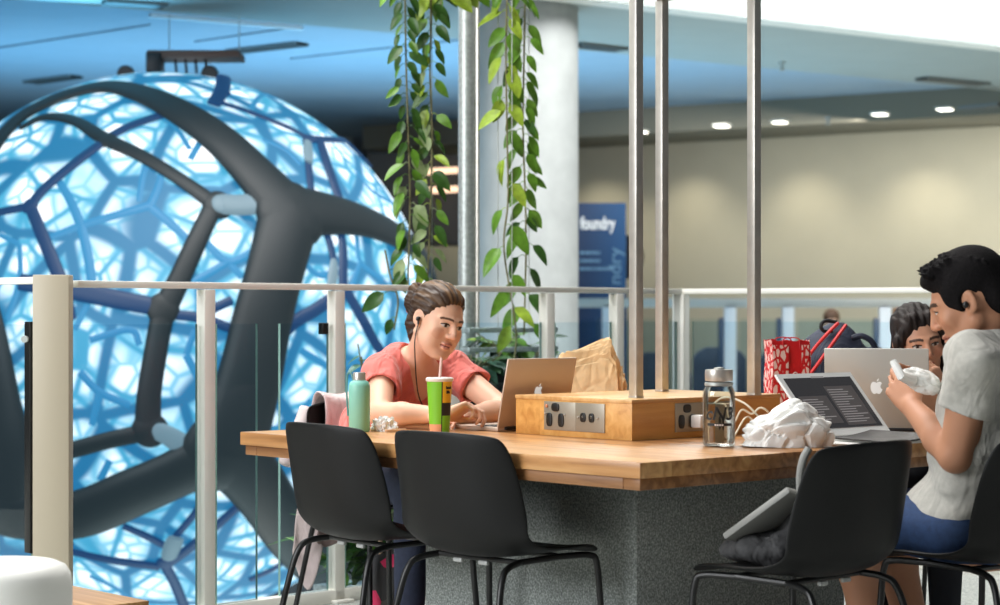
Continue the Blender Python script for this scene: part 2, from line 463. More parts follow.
# sprinkler heads and a smoke detector
for i, (px, py, Y, z) in enumerate(((782, 62, 16.5, CZ), (828, 117, 21.5, CZ-.16))):
    Y = (z-CAMH)*FOC/(HZ-py); p = V((px-500)/FOC*Y, Y, z)
    o = thing('sprinkler', ['small sprinkler head in the ceiling right of the right pole', 'small sprinkler in the bulkhead between two downlights'][i], 'sprinkler', p)
    m = MB(); m.lathe([(0, 0), (.03, 0), (.03, -.015), (.012, -.02), (.012, -.06), (.03, -.065), (.03, -.072), (0, -.072)], p, 16); m.build('head', galv, o)

# ---------------------------------------------------------------- balustrade
def balustrade(name, label, fn, L, posts, panels, zr, w=.042, hh=.024):
    th = thing(name, label, 'railing', fn(0), 0)
    m = MB(); m.bar(fn(0, zr), fn(L, zr), w, hh, bevel=.003); m.build('handrail', rail_white, th)
    d = (fn(1)-fn(0)).normalized(); ang = math.atan2(d.y, d.x)
    for t in posts:
        m = MB(); m.box(fn(t, (zr-.014)/2), (.05, .05, zr-.014), ang, .003)
        m.box(fn(t, .006), (.09, .12, .012), ang, .003)
        m.build('post', [rail_white], th)
    for a, b in panels:
        n = V(-d.y, d.x, 0)*.0
        m = MB(); m.box((fn(a, .565)+fn(b, .565))/2+n, ((b-a), .012, 1.03), ang)
        o = m.build('glass_panel', [rail_glass, glass_edge], th, smooth=None)
        me = o.data
        for f in me.polygons:
            nr = wm(o).to_3x3() @ f.normal
            if abs(nr.dot(V(-d.y, d.x, 0))) < .5: f.material_index = 1
        for t in (a+.0, b-.0):
            pass
    m = MB(); m.bar(fn(0, .025), fn(L, .025), .05, .05, bevel=.003); m.build('base_channel', rail_white, th)
    return th
pt = [.564, 1.194, 1.82, 2.40, 2.86]
b1 = balustrade('balustrade', 'long white balustrade with glass panels in front of the glowing globe', RL, 3.318, pt,
    [(-.03, .52), (.61, .80), (.91, 1.15), (1.24, 1.775), (1.865, 2.36), (2.45, 2.82), (2.9, 3.28)], 1.22)
b2 = balustrade('balustrade', 'white balustrade behind the red bag and the man, turning from the corner post', RL2, 3.2, [.0, 1.55, 2.9],
    [(.06, .75), (.78, 1.5), (1.6, 2.85)], 1.22)
b3 = balustrade('balustrade', 'short white balustrade left of the wide corner post', RLL, 1.6, [1.5], [(.12, 1.45)], 1.232)
for t in (.05,):
    m = MB(); p0 = RLL(.13, .69); m.box(p0-ld.cross(V(0, 0, 1))*0, (.04, .03, .8), math.atan2(ld.y, ld.x), .003); o = m.build('clamp_plate', black_metal, b3)
    m = MB(); m.lathe([(0, .018), (.012, .018), (.012, 0), (0, 0)], RLL(.13, 1.03)+V(-.01, -.035, 0), 12, Matrix.Rotation(PI/2, 4, 'X')); m.build('bolt', galv, o)
for t in (1.15,):
    m = MB(); m.box(RL(t-.02, 1.06), (.03, .03, .045), math.atan2(rd.y, rd.x), .004); m.build('glass_clamp', black_metal, b1)
m = MB(); m.box(V(-.2235*6.83, 6.83, .625), (.124, .07, 1.25), 0, .004)
tag(m.build('newel_post', mat('newel_paint', (184, 174, 152), .45)), 'wide pale square corner post where the two balustrades meet', 'post')  # shade on this post is put into its darker paint
m = MB(); m.box(RC+V(0, .0, .612), (.075, .05, 1.224), 0, .004)
tag(m.build('newel_post', mat('newel_paint_b', (214, 216, 210), .45)), 'pale corner post of the balustrade just right of the middle steel pole', 'post')

# far balustrade
def FR(s, z=0): return V(-4+s, 20, z)
th = thing('balustrade', 'far blue grey balustrade across the atrium', 'railing', FR(0))
m = MB(); m.bar(FR(0, 1.22), FR(12, 1.22), .06, .09, bevel=.004); m.build('handrail', mat('far_rail_blue', (176, 178, 172), .4), th)
for px in (608, 730, 788, 885, 985):
    s = 4+(px-500)/FOC*20
    m = MB(); m.box(FR(s, .6), (.12, .06, 1.2), 0, .003); m.build('post', mat('far_post', (214, 220, 224), .4) if px == 608 else bpy.data.materials['far_post'], th)
    m = MB(); m.box(FR(s-.09, .53), (.05, .07, 1.08), 0, .003); m.build('clamp_plate', mat('far_clamp', (40, 66, 92), .4) if px == 608 else bpy.data.materials['far_clamp'], th)
for a, b in ((0, 3.9), (4, 5.0), (5.15, 6.2), (6.4, 6.8), (6.98, 7.75), (7.95, 8.75), (8.95, 12)):
    m = MB(); m.box(FR((a+b)/2, .53), (b-a, .012, 1.06)); m.build('glass_panel', rail_glass, th, smooth=None)

# far seating: tall rounded booth backs in dark blue cloth
navy = mat('navy_booth_cloth', (58, 68, 84), .85, noise=.15, nscale=30, sheen=.3)
booths = [(692, 746, 347, 21.6, 'tall dark blue booth back behind the steel bottle cap'), (757, 812, 349, 21.3, 'dark blue booth back behind the red bag'),
          (636, 668, 352, 22.4, 'dark blue booth back between the left and middle poles'), (579, 626, 318, 22.6, 'tallest dark blue booth back right of the concrete column')]
for a, b, top, Y, lab in booths:
    c0 = P((a+b)/2, HZ, Y); w = (b-a)/FOC*Y; ztop = CAMH-(top-HZ)/FOC*Y
    o = thing('booth', lab, 'sofa', (c0.x, Y, 0), 0, 'booths on the far gallery')
    prof = [(-w/2, 0), (w/2, 0), (w/2, ztop-.12), (w/2-.06, ztop-.05), (w/4, ztop), (-w/4, ztop), (-w/2+.06, ztop-.05), (-w/2, ztop-.12)]
    m = MB(); m.prism(prof, .14, Matrix.Translation((c0.x, Y, 0)), .02); m.build('back', navy, o)
    m = MB(); m.box((c0.x, Y+.36, .3), (w, .55, .3), 0, .04); m.build('seat', navy, o)
    m = MB(); m.box((c0.x, Y+.36, .07), (w*.9, .5, .14), 0, .01); m.build('plinth', black_metal, o)

# banner with lettering
ban_blue = NT('banner_blue')
_c = ban_blue.coord(kind='Generated'); _s = ban_blue.add('ShaderNodeSeparateXYZ'); ban_blue.link(_c, _s.inputs[0])
ban_blue.link(ban_blue.ramp(_s.outputs['X'], [(.3, lin((16, 34, 66))), (.95, lin((10, 66, 112)))]), ban_blue.b.inputs['Base Color'])
ban_blue.b.inputs['Roughness'].default_value = .6; ban_blue = ban_blue.m
BY = 21.6
bl, br = P(545, 0, BY).x, P(626, 0, BY).x
zt, zb = CAMH-(203-HZ)/FOC*BY, .12
ban = thing('banner', 'dark blue pull-up banner with white lettering beside the concrete column', 'banner', ((bl+br)/2, BY, 0))
m = MB(); m.box(((bl+br)/2, BY, (zt+zb)/2), (br-bl, .012, zt-zb)); m.build('panel', ban_blue, ban)
m = MB(); m.box(((bl+br)/2, BY, .06), (br-bl+.04, .16, .12), 0, .02); m.build('base', brushed, ban)
def text(name, body, loc, size, m, parent, rot=(PI/2, 0, 0), depth=.002, align='LEFT', bold=0, sx=1, shear=0):
    c = bpy.data.curves.new(name, 'FONT'); c.body = body; c.size = size; c.extrude = depth; c.align_x = align; c.offset = bold; c.shear = shear
    o = bpy.data.objects.new(name, c); C.objects.link(o)
    me = bpy.data.meshes.new_from_object(o.evaluated_get(bpy.context.evaluated_depsgraph_get())); bpy.data.objects.remove(o)
    me.transform(Matrix.Translation(loc) @ Matrix.Rotation(rot[2], 4, 'Z') @ Matrix.Rotation(rot[1], 4, 'Y') @ Matrix.Rotation(rot[0], 4, 'X') @ Matrix.Diagonal((sx, 1, 1, 1)))
    return link_mesh(name, me, m, parent, True, None)
ltr = mat('banner_white', (226, 230, 232), .6); ltr2 = mat('banner_light_blue', (96, 136, 168), .6)
text('lettering', 'foundry', P(580.5, 229, BY-.01), .19, ltr, ban, bold=.004, sx=.62)
text('lettering', 'ndry', P(621, 285, BY-.01), .2, ltr2, ban, rot=(PI/2, -PI/2, 0), sx=1.1)
for i, (py, w) in enumerate(((253, 20), (261, 20), (269, 34))):
    m = MB()
    x = 580
    random.seed(i)
    while x < 580+w:
        q = random.uniform(2, 5); a = P(x, py+1.2, BY-.012); b = P(min(x+q, 580+w), py-1.6, BY-.012)
        m.box((a+b)/2, (b.x-a.x, .004, b.z-a.z)); x += q+.9
    m.build('small_print', ltr2, ban, smooth=None)
m = MB(); m.lathe([(0, -.03), (.24, -.03), (.25, 0), (.24, .03), (0, .03)], P(621, 257, BY+.3), 40, Matrix.Rotation(PI/2, 4, 'X') )
o = thing('fan', 'round black pedestal fan half hidden behind the blue banner', 'fan', P(621, HZ, BY+.3).xy.to_3d())
m.build('head', dark_rubber, o)
m = MB(); m.tube([V(o.location.x, o.location.y, 0), V(o.location.x, o.location.y, 1.55)], .025, 10); m.build('pole', black_metal, o)
m = MB(); m.lathe([(0, 0), (.2, 0), (.2, .02), (.03, .04), (0, .04)], o.location, 24); m.build('base', black_metal, o)
# ================================================================ the glowing lattice globe
GC = P(165, 345, 14); GR = 1.925
globe = thing('lattice_globe', 'huge glowing blue globe wrapped in a dark branching lattice, hung beyond the balustrade', 'sculpture', GC)
gm = NT('globe_glow')
co = gm.coord()
ns = gm.add('ShaderNodeTexNoise', Scale=1.3, Detail=2.0); gm.link(co, ns.inputs['Vector'])
wr = gm.add('ShaderNodeMixRGB', blend_type='ADD'); wr.inputs['Fac'].default_value = .10
gm.link(co, wr.inputs['Color1']); gm.link(ns.outputs['Color'], wr.inputs['Color2'])
def cells(scale, w0, w1, seed):
    mp = gm.add('ShaderNodeMapping'); mp.inputs['Location'].default_value = (seed, seed*1.7, -seed)
    gm.link(wr.outputs[0], mp.inputs['Vector'])
    v = gm.add('ShaderNodeTexVoronoi', feature='DISTANCE_TO_EDGE', Scale=scale); gm.link(mp.outputs[0], v.inputs['Vector'])
    r = gm.add('ShaderNodeMapRange', interpolation_type='SMOOTHSTEP'); gm.link(v.outputs['Distance'], r.inputs['Value'])
    r.inputs['From Min'].default_value = w0; r.inputs['From Max'].default_value = w1
    return r.outputs['Result']
def half(c, k=.5): return (*[x*k for x in lin(c)], 1)
def mixc(fac, a, b):        # fac 1 -> a (inside the cell), fac 0 -> b (line colour)
    m = gm.add('ShaderNodeMixRGB'); gm.link(fac, m.inputs['Fac'])
    for q, s_ in ((b, 'Color1'), (a, 'Color2')):
        if isinstance(q, tuple): m.inputs[s_].default_value = q
        else: gm.link(q, m.inputs[s_])
    return m.outputs[0]
n2 = gm.add('ShaderNodeTexNoise', Scale=2.6, Detail=1.0); gm.link(co, n2.inputs['Vector'])
wash = gm.ramp(n2.outputs['Fac'], [(.28, half((140, 214, 244), .55)[:3]), (.5, half((248, 252, 255), .75)[:3])])
def part_of(a, lo): 
    m = gm.add('ShaderNodeMath', operation='MULTIPLY_ADD'); gm.link(a, m.inputs[0]); m.inputs[1].default_value = 1-lo; m.inputs[2].default_value = lo; return m.outputs[0]
layer = mixc(cells(5.6, -.02, .16, 1.9), wash, half((140, 214, 240), .5))
layer = mixc(part_of(cells(3.4, .02, .15, 5.3), .35), layer, half((110, 200, 232), .5))
layer = mixc(cells(3.4, .010, .085, 5.3), layer, half((66, 166, 204), .5))
layer = mixc(part_of(cells(2.0, .05, .22, 3.1), .35), layer, half((84, 182, 220), .5))
gcol = mixc(cells(2.0, .038, .095, 3.1), layer, half((34, 118, 164), .5))
gm.link(gcol, gm.b.inputs['Emission Color']); gm.b.inputs['Emission Strength'].default_value = 2.2
gm.b.inputs['Base Color'].default_value = (.02, .05, .08, 1); gm.b.inputs['Roughness'].default_value = .6
m = MB(); m.ball(GC, GR*.985, 6); m.build('glowing_skin', gm.m, globe, smooth=180)

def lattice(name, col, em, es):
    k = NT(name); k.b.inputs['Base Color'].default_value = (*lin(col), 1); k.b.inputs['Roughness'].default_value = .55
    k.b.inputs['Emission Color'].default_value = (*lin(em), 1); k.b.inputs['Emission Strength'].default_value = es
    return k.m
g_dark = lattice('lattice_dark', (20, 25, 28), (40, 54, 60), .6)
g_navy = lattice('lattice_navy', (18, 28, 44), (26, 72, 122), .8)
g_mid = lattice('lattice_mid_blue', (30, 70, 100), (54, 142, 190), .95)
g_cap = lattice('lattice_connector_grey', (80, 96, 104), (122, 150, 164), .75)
def on_globe(px, py, k):
    d = V((px-500)/FOC, 1, (HZ-py)/FOC); o = V(0, 0, CAMH)-GC; r = GR*k
    a = d.dot(d); b = 2*o.dot(d); c = o.dot(o)-r*r; q = b*b-4*a*c
    if q < 0:       # beyond the limb: slide in to the outline
        t = -b/(2*a); p = o+d*t; return GC+p.normalized()*r
    return V(0, 0, CAMH)+d*((-b-math.sqrt(q))/(2*a))
def strut(pts, k, m, name='strut', seg=14):
    """pts: (px, py, width px)"""
    sp = spline(pts, 7); w = []; r = []
    for x, y, wd_ in sp:
        w.append(on_globe(x, y, k)); r.append(max(wd_, 4)/2/FOC*13)
    mb = MB(); mb.tube(w, r, seg, flat=lambda p: (p-GC).normalized()); return mb.build(name, m, globe, smooth=60)
def node(px, py, w, k, m):
    p = on_globe(px, py, k); n = (p-GC).normalized()
    R = n.to_track_quat('Z', 'Y').to_matrix(); q = w/2/FOC*13
    mb = MB(); mb.ball(p, (q*.92, q*.92, q*.30), 3, R); mb.build('node', m, globe, smooth=180)
K0, K1, K2 = 1.005, .992, .982
dark = [
    [(-40, 205, 18), (5, 132, 20), (48, 102, 20), (100, 87, 20), (140, 93, 26), (182, 113, 33), (222, 141, 38), (258, 177, 44), (290, 214, 56)],
    [(290, 212, 56), (322, 213, 44), (361, 220, 34), (398, 236, 28), (424, 258, 22), (446, 300, 14)],
    [(290, 214, 56), (276, 268, 52), (262, 322, 53), (248, 385, 58), (228, 448, 66)],
    [(228, 448, 60), (185, 470, 46), (135, 492, 46), (75, 515, 48), (10, 512, 56), (-50, 488, 60)],
    [(228, 448, 62), (262, 492, 50), (295, 540, 46), (340, 590, 40), (380, 640, 30)],
    [(10, 520, 40), (8, 450, 46), (2, 395, 34), (-8, 330, 26), (-20, 280, 20)],
]
for q in dark: strut([(x, y, w*1.13) for x, y, w in q], K0, g_dark)
for x, y, w in ((290, 214, 82), (225, 450, 92)): node(x, y, w, K0, g_dark)
second = [
    [(20, 128, 9), (45, 117, 12), (75, 121, 13), (105, 139, 16), (140, 155, 15), (178, 178, 15), (216, 205, 18)],
    [(214, 205, 18), (195, 245, 20), (180, 278, 21), (163, 312, 24)],
    [(163, 312, 22), (156, 350, 22), (149, 395, 23), (148, 430, 26)],
    [(148, 432, 18), (110, 440, 17), (72, 450, 17), (20, 462, 16)],
    [(163, 308, 17), (120, 300, 18), (72, 290, 19), (20, 282, 16)],
]
for q in second: strut(q, K1, g_dark if q[0][1] != 308 else g_navy)
for x, y, w in ((107, 140, 22), (218, 205, 34), (163, 309, 34), (150, 430, 38)): node(x, y, w, K1, g_dark)
navy_s = [
    [(103, 142, 11), (75, 163, 12), (45, 188, 12), (30, 206, 12)], [(30, 206, 10), (0, 212, 9), (-40, 220, 8)],
    [(30, 206, 12), (44, 240, 13), (62, 285, 14), (70, 320, 13)],
    [(107, 138, 10), (130, 126, 11), (165, 114, 11)],
    [(224, 76, 16), (222, 90, 16), (214, 104, 15)],
    [(222, 103, 8), (250, 112, 8), (290, 128, 8), (311, 138, 9), (356, 142, 8), (380, 160, 6)],
    [(306, 140, 9), (308, 160, 9), (312, 200, 9)], [(320, 140, 11), (326, 160, 12), (338, 195, 12), (346, 212, 11)],
    [(340, 226, 9), (343, 250, 11), (343, 285, 12)], [(324, 226, 8), (330, 244, 9), (334, 262, 9)],
    [(270, 360, 8), (289, 327, 13), (315, 310, 13), (338, 294, 12)], [(343, 285, 12), (362, 318, 13), (380, 350, 12), (410, 385, 9)],
    [(72, 552, 10), (110, 560, 11), (160, 567, 12)], [(123, 526, 8), (146, 536, 9), (165, 546, 9)],
    [(165, 566, 12), (196, 543, 12), (240, 505, 10)], [(163, 562, 11), (174, 582, 11), (184, 606, 11)],
    [(176, 536, 8), (196, 512, 8), (205, 495, 8)], [(72, 545, 8), (40, 520, 8)],
    [(250, 580, 9), (285, 560, 9), (300, 520, 10)], [(206, 312, 9), (232, 300, 9)], [(166, 314, 9), (200, 318, 10), (235, 330, 9)],
]
for q in navy_s: strut(q, K1, g_navy, seg=10)
for x, y, w in ((30, 206, 19), (165, 563, 20), (312, 139, 14), (222, 92, 20)): node(x, y, w, K1, g_navy)
mid_s = [
    [(58, 180, 9), (70, 200, 10), (81, 225, 11)], [(81, 225, 11), (88, 255, 11), (92, 282, 11)], [(50, 238, 8), (81, 226, 10), (115, 216, 10), (150, 206, 11)],
    [(150, 207, 10), (158, 188, 9), (162, 172, 8)], [(150, 207, 10), (168, 222, 10), (188, 240, 9)], [(146, 165, 8), (142, 182, 8), (139, 202, 7)],
    [(205, 242, 9), (228, 262, 10), (256, 251, 9)], [(228, 262, 9), (208, 274, 9), (190, 284, 9)], [(228, 262, 9), (242, 278, 8)],
    [(190, 160, 8), (205, 135, 8), (215, 125, 7)], [(20, 245, 7), (20, 280, 8), (8, 320, 8)], [(20, 245, 7), (0, 235, 6)],
    [(80, 372, 9), (100, 392, 9), (130, 405, 9)], [(100, 392, 9), (92, 425, 8)], [(75, 330, 7), (90, 300, 8)], [(90, 340, 8), (130, 330, 8), (140, 345, 8)],
    [(186, 355, 9), (200, 380, 9), (215, 395, 8)], [(186, 355, 8), (195, 330, 8)], [(300, 350, 8), (330, 370, 8), (345, 400, 8)], [(330, 370, 8), (360, 360, 8)],
    [(310, 230, 7), (305, 260, 8), (318, 275, 8), (338, 272, 9)], [(356, 236, 8), (360, 262, 8), (382, 280, 8)], [(360, 262, 8), (350, 290, 8)],
    [(250, 110, 7), (262, 96, 7), (285, 96, 7)], [(262, 140, 7), (285, 150, 7), (300, 165, 7)], [(355, 170, 7), (370, 190, 8), (395, 205, 7)], [(150, 110, 6), (175, 128, 7), (190, 150, 7)],
    [(100, 480, 9), (110, 460, 8)], [(250, 430, 8), (290, 425, 8), (310, 400, 8)], [(290, 425, 8), (300, 460, 8), (330, 480, 8)], [(90, 575, 8), (120, 590, 8), (140, 610, 8)],
]
for q in mid_s: strut(q, K2, g_mid, seg=8)
# pale radial connectors between the outer and the second shell
for pts in (([(222, 204, 23), (240, 205, 23), (264, 203, 24)]), ([(158, 431, 18), (172, 438, 20), (192, 452, 24)]), ([(334, 262, 9), (333, 274, 12), (331, 288, 11)]), ([(169, 556, 16), (173, 545, 18), (176, 538, 16)]), ([(308, 142, 9), (308, 152, 12), (309, 162, 9)])):
    strut(pts, 1.004, g_cap, 'connector', 12)
    x, y, w = pts[0]; node(x, y, w, 1.004, g_cap)
# ceiling mount: plate, stem and two motor housings
mount_m = mat('mount_black', (22, 22, 26), .5)
top = GC.z+GR
PZ0 = 2.88
m = MB(); m.box((GC.x+.22, 14.0, PZ0+.035), (.64, .34, .05), 0, .01); m.build('mount_housing', mat('mount_plate_brown', (104, 78, 68), .7), globe)
m = MB(); m.box((GC.x-.05, 13.9, (top+PZ0)/2), (.10, .2, PZ0-top+.08), 0, .01); m.build('stem', mount_m, globe)
for sx in (-.02, .48):
    m = MB(); m.tube([V(GC.x+sx, 14.3, PZ0+.04), V(GC.x+sx, 14.3, CZ+.12)], .004, 8); m.build('hanger_rod', galv, globe)
for px in (126, 210):
    p = P(px, 74, 13.95); m = MB(); m.lathe([(0, -.04), (.05, -.04), (.06, -.02), (.06, .02), (.05, .04), (0, .04)], p, 24, Matrix.Rotation(PI/2, 4, 'X'))
    m.box(p+V(0, 0, -.05), (.05, .05, .08)); m.build('motor_housing', mount_m, globe)
for k in range(4):
    x = GC.x+.08+k*.07; m = MB(); m.tube([V(x, 13.95, PZ0+.01), V(x+.01, 13.95, top-.03)], .010, 8); m.build('cable', mount_m, globe)
# ================================================================ hanging vines, pipe, planter
leaf_g = [mat('vine_leaf_dark', (58, 98, 34), .4, noise=.25, nscale=30), mat('vine_leaf_green', (96, 142, 40), .4, noise=.25, nscale=30),
          mat('vine_leaf_lime', (150, 178, 54), .4, noise=.25, nscale=30), mat('vine_leaf_pale_back', (150, 170, 116), .5, noise=.15, nscale=30)]
stem_m = mat('vine_stem', (126, 122, 84), .6, noise=.2)
def leaf(mb, base, d, up, L, W, curl=.25, fold=.25):
    """a pointed oval leaf from base along d; up is its upper side"""
    d = d.normalized(); s = d.cross(up); s = s.normalized() if s.length > 1e-4 else V(1, 0, 0); n = s.cross(d)
    rows = []
    for i in range(8):
        t = i/7; w = W/2*(math.sin(PI*min(1, t**.72))**.8 if 0 < t < 1 else .0)+.0006
        c = base+d*(L*t)-n*(curl*L*t*t)
        row = []
        for q in (-1, -.5, 0, .5, 1):
            row.append(c+s*(w*q)+n*(fold*w*abs(q)))
        rows.append(row)
    mb.grid(rows)
def vine(name, label, stem_pts, leaves, Y, seed, group='hanging vines'):
    """stem_pts: (px, py, dY); leaves: (px, py, side, length px, material)"""
    rnd = random.Random(seed)
    pts = [P(x, y, Y+dy) for x, y, dy in stem_pts]
    o = thing(name, label, 'plant', pts[0], 0, group)
    sp = [Vector(p) for p in spline(pts, 6)]
    m = MB(); m.tube(sp, .0042, 7); m.build('stem', stem_m, o)
    lf = MB()
    for px, py, side, Lp, mi in leaves:
        x = np.interp(py, [q[1] for q in stem_pts], [q[0] for q in stem_pts]); dy = np.interp(py, [q[1] for q in stem_pts], [q[2] for q in stem_pts])
        a = P(x, py, Y+dy); L = Lp/FOC*Y*rnd.uniform(.9, 1.12)
        droop = rnd.uniform(-1.5, -.45); dep = rnd.uniform(-.55, .25)
        d = V(side*rnd.uniform(.35, 1), dep, droop)
        pet = a+V(side*(abs(px-x)/FOC*Y), dep*.03, -.004)
        lf.tube([a, (a+pet)/2+V(0, 0, .008), pet], .0018, 5)
        lf.mi = mi
        up = V(rnd.uniform(-.5, .5), -rnd.uniform(.5, 1), rnd.uniform(.3, 1))
        leaf(lf, pet, d, up, L, L*rnd.uniform(.40, .54), rnd.uniform(.1, .4), rnd.uniform(.1, .4))
    lf.build('foliage', leaf_g, o, smooth=180)
    return o
rv = random.Random(11)
def along(y0, y1, dy, spread, L, mats, sides=(-1, 1)):
    out = []; y = y0; i = 0
    while y < y1:
        s = sides[i % len(sides)] if rv.random() < .8 else rv.choice(sides)
        out.append((s*rv.uniform(2, spread), y, s, rv.uniform(*L), rv.choice(mats))); y += dy*rv.uniform(.7, 1.3); i += 1
    return out
def absx(stem, lv):
    return [(np.interp(y, [q[1] for q in stem], [q[0] for q in stem])+dx, y, s, L, m) for dx, y, s, L, m in lv]
Yv = 8.75
s1 = [(403, -48, .0), (405, 0, 0), (406, 60, .02), (408, 130, 0), (410, 200, .02), (408, 285, 0), (409, 330, 0)]
vine('hanging_vine', 'dense dark leaved vine hanging in front of the globe, farther from the steel pipe', s1,
     absx(s1, along(-40, 150, 5.0, 8, (15, 23), [0, 0, 0, 1])+along(150, 275, 6.0, 8, (16, 25), [0, 0, 1, 3])), Yv, 1)
s2 = [(430, -48, .05), (431, 0, .05), (430, 70, .05), (432, 140, .03), (430, 220, .05), (427, 290, .05)]
vine('hanging_vine', 'looser yellow green vine hanging close beside the steel pipe, before the globe', s2,
     absx(s2, along(-40, 20, 6, 8, (22, 28), [1, 2, 0])+along(20, 290, 7, 7, (16, 26), [0, 1, 2, 0, 3])), Yv, 2)
s3 = [(508, -48, 0), (507, 0, 0), (506, 60, 0), (507, 130, 0), (508, 200, 0), (504, 250, 0), (516, 330, 0), (512, 372, 0)]
vine('hanging_vine', 'lime green vine hanging against the concrete column, near the steel pipe', s3,
     absx(s3, along(-40, 110, 7.0, 6, (22, 29), [1, 2, 2, 1])+along(110, 340, 22, 6, (24, 32), [1, 2, 1])), Yv, 3)
s4 = [(526, -48, .04), (525, 0, .04), (524, 60, .04), (523, 130, .04), (525, 190, .04), (526, 250, .04), (524, 335, .04)]
vine('hanging_vine', 'mid green vine hanging along the middle of the concrete column', s4,
     absx(s4, along(-40, 80, 7, 7, (18, 26), [0, 1, 1])+along(80, 225, 6.5, 8, (17, 25), [1, 0, 1], (1, 1, -1))+along(230, 330, 14, 12, (24, 32), [1, 1, 0])), Yv, 4)
s5 = [(385, 250, 0), (390, 275, 0), (398, 300, 0), (394, 330, 0)]
vine('hanging_vine', 'thin trailing vine tip with a single leaf low before the globe', s5, [(384, 292, -1, 30, 0), (398, 270, 1, 22, 1), (400, 318, -1, 16, 0)], Yv+.02, 5)
s6 = [(445, -48, .1), (446, -20, .1), (440, 8, .1)]
vine('hanging_vine', 'short vine with big lime leaves at the top edge by the steel pipe', s6, [(448, -18, 1, 36, 2), (440, -14, -1, 34, 2), (470, -24, 1, 34, 1), (462, -22, 1, 32, 2), (486, -30, 1, 40, 2), (492, -22, -1, 34, 1), (440, -6, -1, 26, 1)], Yv-.05, 6)
# support wires and overhead trough
wire_m = mat('trellis_wire', (170, 172, 166), .35, .8)
tr = thing('plant_trough', 'steel trough overhead that carries the hanging vines', 'planter', P(465, -75, Yv+.05))
c0 = P(465, -62, Yv+.05)
m = MB(); m.bar(c0-rd*.65, c0+rd*.65, .22, .12, bevel=.01); m.build('trough', galv, tr)
for i, (px, dy) in enumerate(((432, .12), (498, .02), (512, -.03), (529, .1))):
    a, b = P(px, -60, Yv+dy), P(px, 338, Yv+dy)
    m = MB(); m.tube([a, b], .0022, 6); o = m.build('support_wire', wire_m)
    tag(o, ['thin plant wire running up beside the steel pipe by the globe', 'thin plant wire at the shaded edge of the concrete column', 'thin plant wire beside the lime green vine', 'thin plant wire beside the mid green vine on the column'][i], 'wire', 'vine support wires')
Yp = 9.38
pb = P(467, HZ, Yp)
pp = thing('support_pipe', 'galvanised steel pipe standing beside the concrete column behind the woman', 'pipe', (pb.x, pb.y, -.02))
m = MB(); m.tube([V(pb.x, pb.y, -.02), V(pb.x, pb.y, 3.4)], .041, 24); m.build('pipe', galv, pp)
m = MB(); m.lathe([(0, 0), (.1, 0), (.1, .012), (0, .012)], (pb.x, pb.y, -.02), 24); m.build('flange', galv, pp)
m = MB(); m.tube([V(pb.x+.05, pb.y-.02, 0), V(pb.x+.05, pb.y-.02, 3.4)], .009, 8); m.build('conduit', brushed, pp)
# ledge carrying planter and floor plants beyond the glass
lg = MB(); a = RL(1.28)+V(-.719, .695, 0)*.03
nrm = V(-.719, .695, 0)
poly = [xy(RL(1.55)+nrm*.03), xy(RL(3.3)+nrm*.03), xy(RL(3.3)+nrm*.95), xy(RL(2.25)+nrm*.95), xy(RL(2.2)+nrm*.55), xy(RL(1.55)+nrm*.55)]
slab('floor_ledge', poly, -.3, -.02, floor_m)
# planter box with two galvanised shelves
pl = thing('planter_box', 'black planter box with galvanised shelf rims behind the seated woman', 'planter', RL(2.56)+nrm*.5)
c = RL(2.56)+nrm*.48
m = MB(); m.box(c+nrm*.12+V(0, 0, .45), (.54, .02, .9), math.atan2(rd.y, rd.x), .003)
m.box(c+V(0, 0, .4), (.54, .26, .8), math.atan2(rd.y, rd.x), .006); m.build('box', mat('planter_black', (26, 28, 28), .6, noise=.2), pl)
for z in (.957, 1.043):
    m = MB(); m.box(c-nrm*.12+V(0, 0, z), (.58, .035, .022), math.atan2(rd.y, rd.x), .003)
    m.box(c+nrm*.12+V(0, 0, z), (.58, .02, .022), math.atan2(rd.y, rd.x), .003)
    for sg in (-1, 1): m.box(c+rd*sg*.28+V(0, 0, z), (.02, .26, .022), math.atan2(rd.y, rd.x), .003)
    m.build('shelf_rim', galv, pl)
for sg in (-1, 1):
    m = MB(); m.box(c+rd*sg*.275+nrm*.12+V(0, 0, .53), (.03, .03, 1.05), math.atan2(rd.y, rd.x), .003); m.build('upright', galv, pl)
def bush(name, label, base, n, hgt, spread, L, mats, seed, group, strap=False, fs=None):
    rnd = random.Random(seed); o = thing(name, label, 'plant', base, 0, group)
    st = MB(); lf = MB()
    for i in range(n):
        a = rnd.uniform(0, 2*PI); r = spread*rnd.uniform(.2, 1); h = hgt*rnd.uniform(.35, 1)
        tip = base+V(math.cos(a)*r, math.sin(a)*r, h)
        if strap:
            lf.mi = rnd.choice(range(len(mats)))
            d = V(math.cos(a), math.sin(a), rnd.uniform(.4, 1.6)); leaf(lf, base+V(rnd.uniform(-1, 1)*spread*.6, rnd.uniform(-1, 1)*spread*.6, rnd.uniform(0, hgt*.6)), d, V(0, -.3, 1), L*rnd.uniform(.7, 1.3), L*.16, rnd.uniform(.2, .8), .3)
        else:
            st.tube([base, (base+tip)/2+V(0, 0, h*.12), tip], .003, 5)
            for k in range(3):
                lf.mi = rnd.choice(range(len(mats)))
                q = base.lerp(tip, rnd.uniform(.6, 1)); an = a+rnd.uniform(-1.4, 1.4)
                leaf(lf, q, V(math.cos(an), math.sin(an), rnd.uniform(-.6, .5)), V(0, -.4, 1), L*rnd.uniform(.7, 1.2), L*rnd.uniform(.42, .55), rnd.uniform(.1, .4), .2)
    if not strap: st.build('stem', stem_m, o)
    lf.build('foliage', mats, o, smooth=180); return o
dk_leaf = [mat('bush_leaf_deep', (44, 74, 44), .4, noise=.2), mat('bush_leaf_blue', (84, 122, 100), .4, noise=.2), leaf_g[0]]  # deep green and bluish leaf colours
